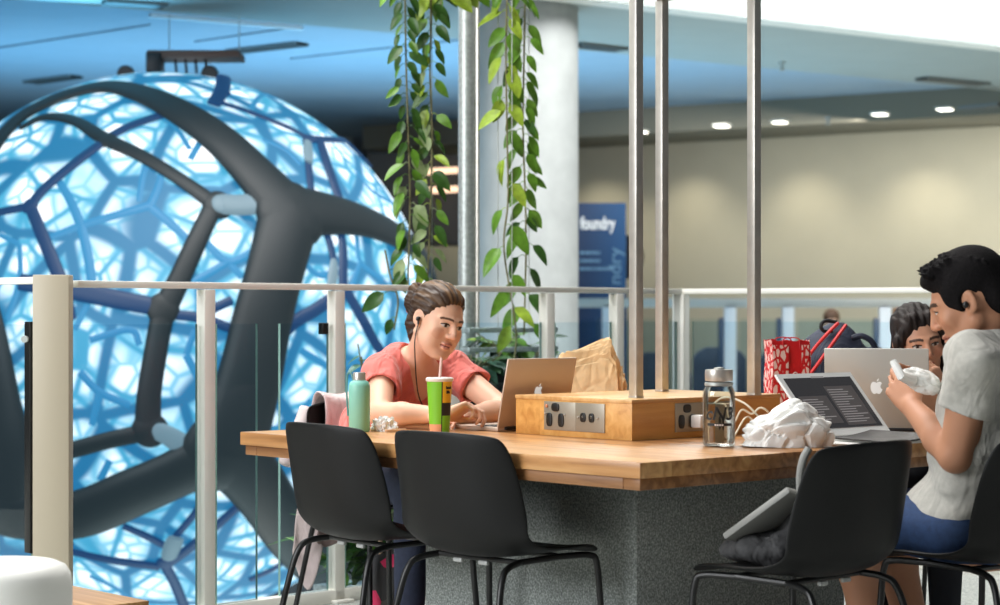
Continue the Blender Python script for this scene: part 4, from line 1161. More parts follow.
# ---------------------------------------------------------------- man in grey
def man_in_grey():
    f0 = np.array((-.80, .60, 0.)); l0 = np.array((-.60, -.80, 0.))
    j = dict(hip=(1.275, 5.365, .55), neck=(1.292, 5.315, 1.065), left=l0)
    j['shL'] = (1.196, 5.155, 1.005); j['shR'] = (1.405, 5.455, 1.015)
    j['elL'] = (1.160, 5.215, .760); j['wrL'] = (1.088, 5.41, .890)
    j['elR'] = (1.300, 5.73, .80); j['wrR'] = (1.165, 5.60, .905)
    hp = np.array(j['hip']); fl = np.array(ud)
    j['hpL'] = hp+np.array((-.07, -.07, -.02)); j['hpR'] = hp+np.array((.06, .07, -.02))
    j['knL'] = hp+np.array((-.335, .17, -.0)); j['knR'] = hp+np.array((-.20, .36, 0))
    j['anL'] = hp+np.array((-.265, .13, -.46)); j['anR'] = hp+np.array((-.12, .24, -.46))
    def far(p, k=1.03, dx=.028, dz=-.014): return np.array((p[0]*k+dx, p[1]*k, CAMH+(p[2]-CAMH)*k+dz))
    for k_ in list(j):
        if k_ != 'left': j[k_] = far(j[k_])
    for sd in 'RL': j['an'+sd][2] = .09
    j['wrL'] = j['wrL']+np.array((.0, 0, -.012)); hp = j['hip']
    for sd in 'RL':
        for q in ('hp', 'kn'): j[q+sd] = j[q+sd]+np.array((0, 0, .022))
    H = Head(far((1.215, 5.285, 1.160)), (-.90, .33, -.42), (.0, .0, 1), 1.08)
    r = dict(sh=.058, el=.044, fa=.046, wr=.029, th=.084, kn=.060, ca=.058, an=.040)
    sz = dict(hipw=.165, hipd=.125, waist=.152, waistd=.122, chest=.172, chestd=.120, shr=.058)
    tp, R, at = torso_prims(j, sz, 0)
    lo, hi = bounds([j[k] for k in j if k != 'left']+[H.w((0, 0, .13)), H.w((0, .13, 0)), (1.0, 5.6, .95)], .17); lo[2] = 0
    S = SDF(lo, hi, .0045); put(S, tp); limbs(S, j, r)
    for sd in 'RL': foot(S, j['an'+sd], f0)
    S.cone(j['neck'], H.w((0, -.022, -.055)), .064, .058, .03)
    hand(S, j['wrL'], (-.22, .38, .42), (.45, .85, -.25), (-.3, .2, .9), (.75, .8, .85, .95), 1.05, .35)
    hand(S, j['wrR'], (-.5, -.1, .35), (-.2, -.8, -.2), (-.3, -.1, .9), (.6, .7, .8, .9), 1.05, .35)
    head_shape(S, H, True, .955, 1.03)
    me = S.mesh(2); refine_face(me, H); skin = (186, 134, 104)
    def pf(co):
        col = np.tile(np.array(lin(skin)), (len(co), 1))
        face_paint(H, co, col, skin, (176, 116, 94), (26, 22, 22), brow_w=.005, blush=(186, 110, 84), eye_h=.0018)
        p = H.loc(co); m = (p[:, 2] > -.005+.35*(p[:, 1]+.0)) & (p[:, 1] < .045) & (np.abs(p[:, 0]) > .03) & (np.linalg.norm(p, axis=1) < .14) & (np.abs(p[:, 0]) < .078) & (p[:, 2] > .0)
        return col
    paint(me, pf)
    o = thing('person', 'man in a pale grey t-shirt and blue shorts eating from a white wrapper', 'person', (1.275, 5.365, 0))
    simple(me, 'body', vcol('skin_tan', .5, .04), o)
    S = SDF(lo, hi, .0045); put(S, tp, .017)
    for sd in 'RL':
        a, e = np.array(j['sh'+sd]), np.array(j['el'+sd]); S.cone(a, a+(e-a)*.50, .074, .074, .03, cut=True)
    S.cone(at(0, -.01, .9), j['neck'], .095, .082, .03)
    b_ = at(0, .045, .0); S.ell(b_, (.170, .135, .15), R, .04); S.ell(at(0, .03, -.13), (.172, .150, .12), R, .05)
    hb = np.array(at(0, 0, 0)); up_ = R[:, 2]
    S.warp(lambda X, Y, Z: .006*np.sin(95*(Z-hb[2])+9*np.sin(14*(X-hb[0])+11*(Y-hb[1])))*.6*np.exp(-((Z-hb[2]-.06)/.09)**2))
    S.warp(ripple(.014, 30, 9))
    for sd in 'RL':
        a, e = np.array(j['sh'+sd]), np.array(j['el'+sd]); S.cone(a+(e-a)*.47, a+(e-a)*.75, .055, .054, .004, 'sub')
    S.cone(np.array(j['neck'])+R[:, 2]*.012, H.w((0, -.02, -.04)), .074, .085, .01, 'sub')
    S.ell(at(0, .10, -.04), (.172, .155, .17), R, .04); S.plane((0, 0, .53), (0, 0, -1))
    simple(S.mesh(2), 'shirt', mat('grey_marl_shirt', (176, 174, 166), .85, noise=.08, nscale=60, bump=.2, bscale=500, sheen=.2, fold=.6), o)
    S = SDF(lo, hi, .006); put(S, tp[:1], .010); limbs(S, j, r, .010, ('leg',)); S.plane((0, 0, .66), (0, 0, 1))
    for sd in 'RL':
        k, a = np.array(j['kn'+sd]), np.array(j['hp'+sd]); d = k-a
        S.cone(k+d*.02, k+d*.25, .10, .10, .006, 'sub')
    mid = (np.array(j['knL'])+np.array(j['knR']))/2
    S.plane((0, 0, .44), (0, 0, -1)); S.warp(ripple(.004, 40, 5))
    simple(S.mesh(1), 'shorts', mat('blue_denim', (38, 62, 100), .85, noise=.2, nscale=60, bump=.15), o)
    for sd in 'RL':
        S = SDF(np.array(j['an'+sd])-np.array([.3, .3, .11]), np.array(j['an'+sd])+np.array([.3, .3, .08]), .006); foot(S, j['an'+sd], f0, .007); S.plane((0, 0, .085), (0, 0, 1)); S.plane((0, 0, .002), (0, 0, -1))
        simple(S.mesh(1), 'shoe', mat('dark_shoe', (40, 40, 44), .6) if sd == 'R' else bpy.data.materials['dark_shoe'], o)
    # short black hair, brushed up in front
    S = SDF(H.c-.21, H.c+.21, .0036)
    H.ell(S, (0, -.020, .056), (.080, .098, .086), .01); H.ell(S, (0, .034, .092), (.056, .056, .032), .02)
    H.ell(S, (0, .070, .088), (.044, .022, .022), .015)
    H.ell(S, (0, -.070, -.005), (.066, .042, .066), .02)
    for x in (-1, 1): H.ell(S, (x*.062, .012, .030), (.018, .040, .042), .015); H.ell(S, (x*.068, .018, .0), (.010, .012, .022), .01)
    for x in (-1, 1): H.ell(S, (x*.080, -.010, -.004), (.020, .024, .031), .006, 'sub')
    H.ell(S, (0, .110, -.002), (.085, .050, .082), .012, 'sub'); H.cone(S, (-.09, .05, -.06), (.09, .05, -.06), .052, .052, .012, 'sub')
    rs = np.random.RandomState(4)
    for i in range(260):
        a = rs.uniform(-1, 1); b2 = rs.uniform(-1.1, 1.0)
        p = np.array((.060*a, .070*b2-.005, .104+.024*math.sqrt(max(0, 1-a*a*.8))-.03*max(0, -b2)-.012*abs(a)-.012*max(0, b2)))
        d = np.array((a*.5, .5+.5*b2, .8))*rs.uniform(.012, .022); H.cone(S, p, p+d, .0065, .0030, .004)
    def fuzz(X, Y, Z): return .0012*np.sin(X*700)*np.sin(Y*640+2)*np.sin(Z*380)
    S.warp(fuzz)
    simple(S.mesh(1), 'hair', mat('black_hair', (17, 15, 16), .85, spec=.15, noise=.3, nscale=120, bump=.4, bscale=300), o)
    e = Vector(H.w((.083, .003, -.004))); m = MB(); m.ball(e, (.009, .009, .010), 2); m.build('earphone', black_plastic, o)
    return j, H
M1, HM = man_in_grey()

# ---------------------------------------------------------------- woman behind the laptops
def long_haired_woman():
    f0 = np.array((-.55, -.83, 0.)); l0 = np.array((.83, -.55, 0.))
    j = dict(hip=(1.625, 7.0, .55), neck=(1.475, 6.80, .895), left=l0)
    j['shR'] = (1.325, 6.87, .85); j['shL'] = (1.60, 6.69, .85)
    j['elR'] = (1.24, 6.72, .785); j['wrR'] = (1.30, 6.50, .80); j['elL'] = (1.62, 6.46, .785); j['wrL'] = (1.43, 6.45, .86)
    hp = np.array(j['hip'])
    j['hpR'] = hp-l0*.08; j['hpL'] = hp+l0*.08
    j['knR'] = hp-l0*.09+f0*.42; j['knL'] = hp+l0*.09+f0*.42; j['anR'] = j['knR']+np.array((0, 0, -.46)); j['anL'] = j['knL']+np.array((0, 0, -.46))
    H = Head((1.394, 6.665, 1.020), (.12, -.97, -.16), (-.16, 0, 1), .98)
    r = dict(sh=.045, el=.036, fa=.036, wr=.023, th=.080, kn=.055, ca=.052, an=.036)
    sz = dict(hipw=.165, hipd=.12, waist=.13, waistd=.105, chest=.14, chestd=.10, shr=.047, bust=1)
    tp, R, at = torso_prims(j, sz, 0)
    lo, hi = bounds([j[k] for k in j if k != 'left']+[H.w((0, 0, .13)), H.w((0, .13, 0))], .17); lo[2] = 0
    S = SDF(lo, hi, .005); put(S, tp); limbs(S, j, r)
    for sd in 'RL': foot(S, j['an'+sd], f0)
    S.cone(j['neck'], H.w((0, -.022, -.055)), .050, .047, .03)
    hand(S, j['wrR'], (.3, -.6, .25), (0, -.4, -1), (.9, 0, .2), (.5, .5, .6, .6), .95, .2); hand(S, j['wrL'], (-.25, -.1, .5), (-.6, .5, 0), (0, -.6, .6), (.6, .6, .7, .7), .95, .2)
    head_shape(S, H, False, .98, 1.03); me = S.mesh(2); refine_face(me, H); skin = (214, 160, 130)
    def pf(co):
        col = np.tile(np.array(lin(skin)), (len(co), 1)); face_paint(H, co, col, skin, (176, 84, 78), (44, 32, 28), eye_h=.0045); return col
    paint(me, pf)
    o = thing('person', 'smiling woman with long dark hair, low behind the silver laptop', 'person', (1.625, 7.0, 0))
    simple(me, 'body', vcol('skin_warm', .45, .05), o)
    S = SDF(lo, hi, .006); put(S, tp, .010)
    for sd in 'RL': a, e = np.array(j['sh'+sd]), np.array(j['el'+sd]); S.cone(a, a+(e-a)*.6, .058, .054, .03, cut=True)
    S.cone(np.array(j['neck']), H.w((0, -.02, -.05)), .064, .06, .012, 'sub'); S.plane(at(0, 0, -.06), -R[:, 2]); S.warp(ripple(.006, 34, 13))
    simple(S.mesh(2), 'shirt', mat('dark_grey_top', (54, 54, 60), .85, bump=.1), o)
    S = SDF(lo, hi, .007); put(S, tp[:1], .012); limbs(S, j, r, .012, ('leg',)); S.plane((0, 0, .64), (0, 0, 1)); S.plane((0, 0, .08), (0, 0, -1))
    simple(S.mesh(1), 'trousers', mat('dark_trousers', (36, 38, 46), .85), o)
    S = SDF(H.c-.26, H.c+.24, .004)
    H.ell(S, (0, -.022, .052), (.083, .098, .086), .01)
    for x in (-1, 1):
        H.cone(S, (x*.030, .052, .098), (x*.080, .040, .020), .018, .018, .02); H.cone(S, (x*.080, .035, .020), (x*.082, .020, -.10), .018, .024, .02); H.cone(S, (x*.082, .020, -.10), (x*.075, .02, -.17), .024, .014, .02)
    H.ell(S, (0, -.07, -.06), (.085, .05, .12), .02)
    H.ell(S, (.008, .110, -.024), (.070, .078, .104), .010, 'sub')
    def strands(X, Y, Z):
        q = [(X-H.c[0])*H.R[0, i]+(Y-H.c[1])*H.R[1, i]+(Z-H.c[2])*H.R[2, i] for i in range(3)]
        return .0018*np.sin(q[0]*260+q[1]*60)+.0013*np.sin(q[0]*410-q[1]*90+q[2]*20)
    S.warp(strands)
    simple(S.mesh(1), 'hair', mat('dark_brown_hair', (34, 25, 22), .6, spec=.3, noise=.3, nscale=60, bump=.3, bscale=200), o)
long_haired_woman()

# ---------------------------------------------------------------- people far across the atrium
def far_person(label, px, topy, Y, shirt, hairc):
    X = (px-500)/FOC*Y; zt = CAMH-(topy-HZ)/FOC*Y
    o = thing('person', label, 'person', (X, Y, 0), 0, 'people far across the atrium')
    f0 = np.array((0, -1., 0)); l0 = np.array((1., 0, 0))
    hip = np.array((X, Y+.1, zt-.84)); j = dict(hip=hip, neck=hip+np.array((0, -.06, .56)), left=l0)
    for sd, q in (('R', -1), ('L', 1)):
        j['sh'+sd] = hip+np.array((q*.19, -.05, .50)); j['el'+sd] = hip+np.array((q*.24, -.14, .26)); j['wr'+sd] = hip+np.array((q*.12, -.36, .24))
        j['hp'+sd] = hip+np.array((q*.09, 0, -.02)); j['kn'+sd] = hip+np.array((q*.11, -.42, .0)); j['an'+sd] = hip+np.array((q*.11, -.40, -hip[2]+.08))
    H = Head(hip+np.array((0, -.08, .72)), (0, -1, -.25), (0, 0, 1), 1.0)
    r = dict(sh=.055, el=.042, fa=.042, wr=.027, th=.085, kn=.058, ca=.055, an=.04); sz = dict(hipw=.165, hipd=.12, waist=.15, waistd=.115, chest=.165, chestd=.115, shr=.055)
    tp, R, at = torso_prims(j, sz, 0); lo, hi = bounds([j[k] for k in j if k != 'left']+[H.w((0, 0, .13))], .2); lo[2] = 0
    S = SDF(lo, hi, .009); put(S, tp); limbs(S, j, r); S.cone(j['neck'], H.w((0, -.02, -.05)), .056, .052, .03)
    for sd in 'RL': foot(S, j['an'+sd], f0); hand(S, j['wr'+sd], (-.1, -1, 0), (0, 0, -1), (1, 0, 0), (.3, .3, .3, .3))
    head_shape(S, H); me = S.mesh(1)
    paint(me, lambda co: np.tile(np.array(lin((206, 160, 134))), (len(co), 1)))
    simple(me, 'body', vcol('skin_far', .5), o)
    S = SDF(lo, hi, .01); put(S, tp, .016)
    for sd in 'RL': S.cone(j['sh'+sd], j['el'+sd], .072, .062, .03, cut=True)
    S.cone(j['neck'], H.w((0, -.02, -.05)), .07, .07, .012, 'sub'); simple(S.mesh(1), 'shirt', shirt, o)
    S = SDF(lo, hi, .01); limbs(S, j, r, .014, ('leg',)); S.plane((0, 0, .09), (0, 0, -1)); simple(S.mesh(1), 'trousers', bpy.data.materials['dark_trousers'], o)
    S = SDF(H.c-.2, H.c+.2, .008); H.ell(S, (0, -.022, .052), (.086, .100, .090), .01); H.ell(S, (0, .105, -.02), (.075, .055, .08), .01, 'sub')
    simple(S.mesh(1), 'hair', hairc, o)
    t = thing('stool', 'small stool under the '+('distant person in pale blue' if px < 860 else 'distant person behind the dark hair'), 'stool', (X, Y+.1, 0), 0, 'stools on the far gallery')
    zs = hip[2]-.13
    m = MB(); m.lathe([(0, zs-.04), (.19, zs-.04), (.2, zs-.02), (.19, zs), (0, zs)], (X, Y+.1, 0), 24); m.build('seat', navy, t)
    m = MB(); m.tube([V(X, Y+.1, 0), V(X, Y+.1, zs-.04)], .03, 10); m.lathe([(0, 0), (.17, 0), (.17, .015), (0, .015)], (X, Y+.1, 0), 24); m.build('base', black_metal, t)
far_person('distant person in pale blue beyond the navy backpack', 832, 311, 20.7, mat('pale_blue_shirt', (176, 204, 226), .8), mat('far_brown_hair', (84, 58, 40), .6))
far_person('distant person half hidden by the hair of the smiling woman', 901, 307, 20.75, mat('pale_shirt', (214, 220, 224), .8), mat('far_fair_hair', (120, 84, 54), .6))
# ================================================================ things on the table and around it
def rot_frame(x, y, z): return Matrix((Vector(x), Vector(y), Vector(z))).transposed()
alu = mat('laptop_aluminium', (206, 186, 170), .38, .2); alu_s = mat('laptop_silver', (200, 198, 190), .4, .25)
white_bezel = mat('laptop_white', (232, 234, 232), .35); key_m = mat('key_black', (26, 26, 28), .5)
logo_m = emit('logo_backlit', (244, 244, 240), .5)
apple = []
def apple_outline(s):
    """fruit with a bite on its right side, drawn as one outline (x right, z up)"""
    ctrl = [(0, .36), (.14, .44), (.30, .44), (.42, .34), (.34, .22), (.30, .06), (.36, -.10), (.46, -.16), (.36, -.38), (.22, -.52), (.10, -.50), (0, -.46), (-.10, -.50), (-.22, -.52), (-.38, -.34), (-.46, -.06), (-.44, .22), (-.32, .42), (-.14, .44)]
    return [(x*s, z*s) for x, z in [tuple(p) for p in spline(ctrl+[ctrl[0]], 4)][:-1]]
def laptop(name, label, hinge_l, w, wid_dir, depth, lean, body_m, lid_h=None, screen=None, bezel=None, logo=None, group='laptops'):
    """hinge_l: end of the hinge line; w along wid_dir (unit, horizontal); the user sits on side n; lid leans back from n by lean rad"""
    wid = Vector(wid_dir).normalized(); z = V(0, 0, 1); n = z.cross(wid)      # n: towards the user
    if lid_h is None: lid_h = depth
    o = thing(name, label, 'laptop', Vector(hinge_l)+wid*w/2, math.atan2(wid.y, wid.x), group)
    # local: x along hinge, y = n (towards user), z up
    m = MB(); m.box((0, depth/2, .007), (w, depth, .014), 0, .004); m.build('base', body_m, o, world=False)
    m = MB()
    for r in range(5):
        for c_ in range(13): m.box((-w*.43+c_*w*.86/12, .035+r*.0185, .0145), (w*.86/12*.82, .015, .002), 0, .0006)
    m.build('keyboard', key_m, o, world=False)
    m = MB(); m.box((0, depth*.76, .0142), (w*.32, depth*.32, .001), 0); m.build('trackpad', body_m, o, world=False)
    L = Matrix.Translation((0, .002, .012)) @ Matrix.Rotation(lean, 4, 'X')      # tips the lid away from the user (local -y)
    m = MB(); m.box((0, 0, lid_h/2), (w, .007, lid_h), 0, .003); me = m.mesh(); me.transform(L); lid = link_mesh('lid', me, body_m, o, world=False)
    if bezel: 
        m = MB(); m.box((0, .0042, lid_h/2), (w-.004, .0016, lid_h-.004), 0); me = m.mesh(); me.transform(L); link_mesh('bezel', me, bezel, lid, world=False)
    if screen:
        b = .018 if bezel else .008
        m = MB(); m.box((0, .0055, lid_h/2+.004), (w-2*b-.006, .0016, lid_h-2*b-.012), 0); me = m.mesh(); me.transform(L); link_mesh('screen', me, screen, lid, world=False)
    m = MB(); m.tube([(-w*.4, -.002, .010), (w*.4, -.002, .010)], .0055, 10); m.build('hinge', key_m, o, world=False)
    if logo:
        m = MB(); F = Matrix.Translation((0, -.0042, lid_h*.52)); ol = apple_outline(logo)
        m.prism(ol, .0012, F); 
        lf = [(0.02*logo, .50*logo), (.06*logo, .64*logo), (.2*logo, .74*logo), (.17*logo, .58*logo), (.10*logo, .51*logo)]
        m.prism(lf, .0012, F)
        me = m.mesh(); me.transform(L); link_mesh('logo', me, logo_m, lid, world=False, smooth=None)
    return o, L
scr = NT('screen_dark'); _v = scr.coord(kind='Object'); 
scr.b.inputs['Base Color'].default_value = (.012, .012, .014, 1); scr.b.inputs['Roughness'].default_value = .15
scr.b.inputs['Emission Color'].default_value = (.05, .048, .05, 1); scr.b.inputs['Emission Strength'].default_value = .5; scr = scr.m
win_m = emit('screen_window_grey', (84, 80, 80), .4); bar_m = emit('screen_text_grey', (150, 146, 146), .6)
# the woman's laptop: she sits on the +u side
hl = V(-.008, 6.40, TZ)
lap1, _ = laptop('laptop', 'rose grey laptop open before the woman in coral, lid back towards us', hl, .304, vd, .212, math.radians(13), alu, .228, scr, None, .034)
# white framed laptop: its user would sit on the -u side, so the screen shows
H2 = V(1.196, 6.133, TZ)
lap2, L2 = laptop('laptop', 'white framed laptop with a dark screen of text windows beside the white paper bag', H2, .36, -vd, .24, math.radians(41), white_bezel, .241, scr, white_bezel)
lid2 = [o for o in bpy.data.objects if o.parent == lap2 and o.name.startswith('lid')][0]
def on_lid(mb, name, m): me = mb.mesh(); me.transform(L2); link_mesh(name, me, m, lid2, world=False, smooth=None)
for x0, x1, z0, z1 in ((.015, .145, .045, .150), (-.135, .0, .035, .185)):
    m = MB(); m.box(((x0+x1)/2, .0066, (z0+z1)/2), (x1-x0, .0008, z1-z0)); on_lid(m, 'text_window', win_m)
    m = MB(); rr = random.Random(3); z = z1-.014
    while z > z0+.008:
        q = (x1-x0)*rr.uniform(.45, .88); m.box((x1-.008-q/2, .0072, z), (q, .0006, .0028)); z -= .0095
    on_lid(m, 'text_lines', bar_m)
m = MB(); m.box((0, .0066, .222), (.06, .0008, .006)); on_lid(m, 'camera_bar', bar_m)
lap3, _ = laptop('laptop', 'silver laptop in front of the smiling woman, lid back towards us', V(1.042, 6.40, TZ), .325, V(.97, -.25, 0), .245, math.radians(12), alu_s, .262, scr, None, .040)

def wrap_text(name, body, parent, c, rad, z, size, m, ang, sx=1.0, shear=0):
    cu = bpy.data.curves.new('t', 'FONT'); cu.body = body; cu.size = size; cu.align_x = 'CENTER'; cu.extrude = .0006; cu.shear = shear; cu.offset = .0008
    o = bpy.data.objects.new('t', cu); C.objects.link(o); dg = bpy.context.evaluated_depsgraph_get()
    me = bpy.data.meshes.new_from_object(o.evaluated_get(dg)); bpy.data.objects.remove(o)
    bm = bmesh.new(); bm.from_mesh(me); bmesh.ops.subdivide_edges(bm, edges=[e for e in bm.edges if e.calc_length() > .006], cuts=2); bm.to_mesh(me); bm.free()
    for v in me.vertices:
        a = ang+v.co.x*sx/rad; r = rad+.0006+v.co.z
        v.co = (c[0]+r*math.cos(a), c[1]+r*math.sin(a), z+v.co.y)
    return link_mesh(name, me, m, parent, True, None)
# green insulated bottle
gb = V(-.450, 6.40, TZ)
o = thing('insulated_bottle', 'mint green insulated bottle with steel cap and carry loop', 'bottle', gb)
mint = mat('mint_coating', (138, 206, 190), .45)
m = MB(); m.lathe([(0, 0), (.030, 0), (.0340, .004), (.0345, .128), (.0340, .147), (.030, .159), (.021, .165), (0, .165)], gb, 40); m.build('body', mint, o, smooth=50)
m = MB(); m.lathe([(0, .163), (.0205, .163), (.0205, .186), (.019, .190), (0, .190)], gb, 32); m.build('cap', brushed, o)
m = MB(); m.tube([Vector(p)+gb for p in spline([(-.020, 0, .166), (-.026, .004, .185), (-.036, .006, .188), (-.040, .008, .17), (-.041, .01, .12), (-.037, .01, .05)], 6)], .0032, 8); m.build('carry_loop', mat('loop_teal', (96, 150, 150), .5), o)
# patterned drink cup
cc = V(-.192, 6.35, TZ)
o = thing('drink_cup', 'green and yellow paper drink cup with white lid and straw', 'cup', cc)
cup_m = [mat('cup_green', (126, 200, 46), .5), mat('cup_yellow', (240, 190, 40), .5), mat('cup_black', (34, 34, 38), .5), mat('cup_peach', (232, 160, 118), .5)]
m = MB(); prof = [(0, 0), (.031, 0)]+[(.031+(.0405-.031)*q/12, .001+.163*q/12) for q in range(0, 13)]; m.lathe(prof, cc, 64); ob = m.build('cup', cup_m, o, smooth=40)
for f in ob.data.polygons:
    c_ = f.center; a = math.degrees(math.atan2(c_.y, c_.x)); z = c_.z
    if -72 < a < -8: f.material_index = 1 if z > .102 else (2 if z > .060 else 0)
    elif -78 < a <= -72: f.material_index = 2
    else: f.material_index = 3 if z < .022 else (2 if z < .026 else 0)
m = MB(); m.lathe([(0, .163), (.0425, .163), (.0440, .166), (.0440, .172), (.040, .176), (.036, .176), (.034, .170), (0, .170)], cc, 48); m.build('lid', wht, o)
m = MB(); m.tube([cc+V(.0, 0, .165), cc+V(.006, .004, .238)], .0046, 12); m.build('straw', mat('straw_pink', (226, 190, 180), .4), o)
wrap_text('lettering', 'best', o, cc, .0400, TZ+.140, .012, cup_m[2], math.radians(-42)); wrap_text('lettering', 'life', o, cc, .0390, TZ+.126, .012, cup_m[2], math.radians(-44))

def crumple(sub, shape, amp, freq, seed, facet=True):
    """a crumpled skin: shape maps a unit direction to a point"""
    t = bmesh.new(); bmesh.ops.create_icosphere(t, subdivisions=sub, radius=1)
    sv = Vector((seed*3.1, seed*1.7, -seed*2.3))
    for v in t.verts:
        d = v.co.normalized(); n = noise.voronoi(d*freq+sv)[0]; e = n[1]-n[0]
        k = 1+amp*(abs(noise.noise(d*freq*.7+sv))*-1.6+.45)-amp*.9*math.exp(-e*9)+amp*.5*(noise.noise(d*freq*2.3-sv))
        v.co = Vector(shape(d))*k
    me = bpy.data.meshes.new('c'); t.to_mesh(me); t.free(); return me
def sup(d, p=.7): return V(*[math.copysign(abs(x)**p, x) for x in d])
# brown paper bag
pbc = V(.305, 6.86, TZ)
def bag_shape(d):
    q = sup(d, .38); x = q.x*.142; z = q.z*.5+.5
    hgt = np.interp(x, [-.142, -.10, -.02, .04, .08, .142], [.225, .24, .262, .285, .290, .17])
    lean = .0 
    return V(x*(1-.12*z)+lean, q.y*.075*(1-.45*z), z*hgt)
me = crumple(5, bag_shape, .075, 3.4, 5)
for v in me.vertices: v.co.z = max(v.co.z, 0)
me.transform(Matrix.Translation(pbc) @ Matrix.Rotation(math.radians(-6), 4, 'Z'))
kraft = mat('kraft_paper', (230, 196, 148), .75, noise=.12, nscale=25, bump=.3, bscale=60, fold=.5)
o = link_mesh('paper_bag', me, kraft, None, smooth=14); tag(o, 'crumpled brown paper bag standing behind the power box', 'bag')
# white takeaway bag lying crumpled
wbc = V(.815, 5.70, TZ)
def wb_shape(d):
    q = sup(d, .75); return V(q.x*.135, q.y*.085, max(q.z, -.12)*.082*(1+.45*math.exp(-((q.x-.2)/.5)**2))*(1-.25*max(0, -q.x))+.012)
me = crumple(5, wb_shape, .15, 1.7, 12)
for v in me.vertices: v.co.z = max(v.co.z, 0.001)
me.transform(Matrix.Translation(wbc) @ Matrix.Rotation(math.radians(8), 4, 'Z'))
o = link_mesh('takeaway_bag', me, mat('white_paper_thin', (238, 238, 234), .6, bump=.2, bscale=80), None, smooth=16); tag(o, 'crumpled white takeaway bag lying at the table edge', 'bag')
me = crumple(4, lambda d: V(d.x*.042, d.y*.03, max(d.z, -.3)*.038+.010), .3, 2.2, 3)
for v in me.vertices: v.co.z = max(v.co.z, 0)
me.transform(Matrix.Translation((-.372, 6.43, TZ)))
o = link_mesh('tissue', me, mat('tissue_white', (240, 238, 236), .8), None, smooth=16); tag(o, 'crumpled white tissue beside the mint green bottle', 'tissue')
m = MB(); m.bar(V(-.365, 6.37, TZ+.005), V(-.30, 6.40, TZ+.006), .014, .008, bevel=.002)
tag(m.build('wooden_spoon', mat('spoon_wood', (214, 170, 130), .6)), 'small flat wooden spoon by the crumpled tissue', 'spoon')
# glass bottle
gbt = V(.624, 5.70, TZ)
o = thing('glass_bottle', 'clear glass water bottle with steel cap and black lettering', 'bottle', gbt)
bt_g = glass('bottle_glass', (.93, .95, .94), .28); 
outer = [(0, .002), (.040, .002), (.0455, .006), (.0465, .014), (.0465, .142), (.045, .156), (.040, .168), (.036, .174), (.036, .183)]
inner = [(.0335, .183), (.0335, .172), (.0385, .164), (.0425, .153), (.0435, .142), (.0435, .018), (.041, .012), (0, .010)]
m = MB(); m.lathe(outer+inner, gbt, 48); m.build('glass_body', bt_g, o, smooth=50)
wat = NT('water'); wat.b.inputs['Base Color'].default_value = (.95, .97, .97, 1); wat.b.inputs['Transmission Weight'].default_value = 1; wat.b.inputs['IOR'].default_value = 1.2; wat.b.inputs['Roughness'].default_value = 0
m = MB(); m.lathe([(0, .0125), (.040, .0125), (.043, .020), (.043, .122), (0, .122)], gbt, 48); m.build('water', wat.m, o, smooth=50)
m = MB(); m.lathe([(0, .186), (.038, .186), (.0395, .189), (.0395, .215), (.038, .219), (0, .219)], gbt, 48); m.build('cap', brushed, o, smooth=40)
m = MB(); m.lathe([(.0375, .172), (.0405, .174), (.0405, .181), (.0375, .183)], gbt, 48); m.build('cap_ring', galv, o, smooth=40)
m = MB(); m.lathe([(0, .219), (.016, .219), (.014, .224), (0, .226)], gbt, 24); m.build('cap_button', brushed, o)
ink = mat('bottle_ink', (24, 26, 26), .5); fa = math.atan2(-gbt.y, -gbt.x)
wrap_text('lettering', 'cN3', o, gbt, .0468, TZ+.078, .052, ink, fa, .95, .25)
m = MB(); rows = [[Vector((gbt.x+.0471*math.cos(fa+a), gbt.y+.0471*math.sin(fa+a), TZ+z)) for a in np.linspace(-.75, .85, 24)] for z in (.060, .068)]; m.grid(rows); m.build('ink_band', ink, o)
wrap_text('lettering', 'o o o o', o, gbt, .0476, TZ+.0615, .008, wht, fa)
# red gift bag
rb = V(.995, 6.93, TZ)
red = mat('red_bag_paper', (206, 28, 34), .45)
o = thing('gift_bag', 'red paper bag with white patterned sides standing beside the end pole', 'bag', rb, math.radians(12))
redw = NT('red_white_pattern'); _v = redw.add('ShaderNodeTexVoronoi', Scale=58.0, feature='DISTANCE_TO_EDGE'); _m = redw.coord((1, 1, .55), (0, .5, .3)); redw.link(_m, _v.inputs['Vector'])
redw.link(redw.ramp(_v.outputs['Distance'], [(.10, lin((206, 28, 34))), (.16, lin((240, 214, 208)))]), redw.b.inputs['Base Color']); redw.b.inputs['Roughness'].default_value = .45; redw = redw.m
w, d, hh = .135, .085, .285
def sheet(name, pts, m_, nx=8):
    a, b, c_, e = [Vector(p) for p in pts]; rows = []
    for i in range(9):
        row = []
        for k in range(nx+1):
            p = a.lerp(b, k/nx).lerp(e.lerp(c_, k/nx), i/8)
            p = p+Vector((0, 0, .004*math.sin(k*2.1+1)*(i == 8)))+Vector((.002*math.sin(i*1.3), .003*math.sin(i*1.7+k), 0))
            row.append(p)
        rows.append(row)
    mb = MB(); mb.grid(rows); me = solid(mb.mesh(), .002); link_mesh(name, me, m_, o, world=False, smooth=40)
x0, x1, y0, y1 = -w/2, w/2, -d/2, d/2
sheet('front_panel', [(x0, y0, .001), (x1, y0, .001), (x1, y0, hh), (x0, y0+.004, hh)], red)
sheet('back_panel', [(x1, y1, .001), (x0, y1, .001), (x0, y1, hh+.004), (x1, y1, hh-.004)], red)
sheet('side_panel', [(x0, y1, .001), (x0, y0, .001), (x0, y0, hh), (x0, y1, hh)], redw)
sheet('side_panel', [(x1, y0, .001), (x1, y1, .001), (x1, y1, hh), (x1, y0, hh)], redw)
m = MB(); m.box((0, 0, .002), (w, d, .003)); m.build('bottom', red, o, world=False)
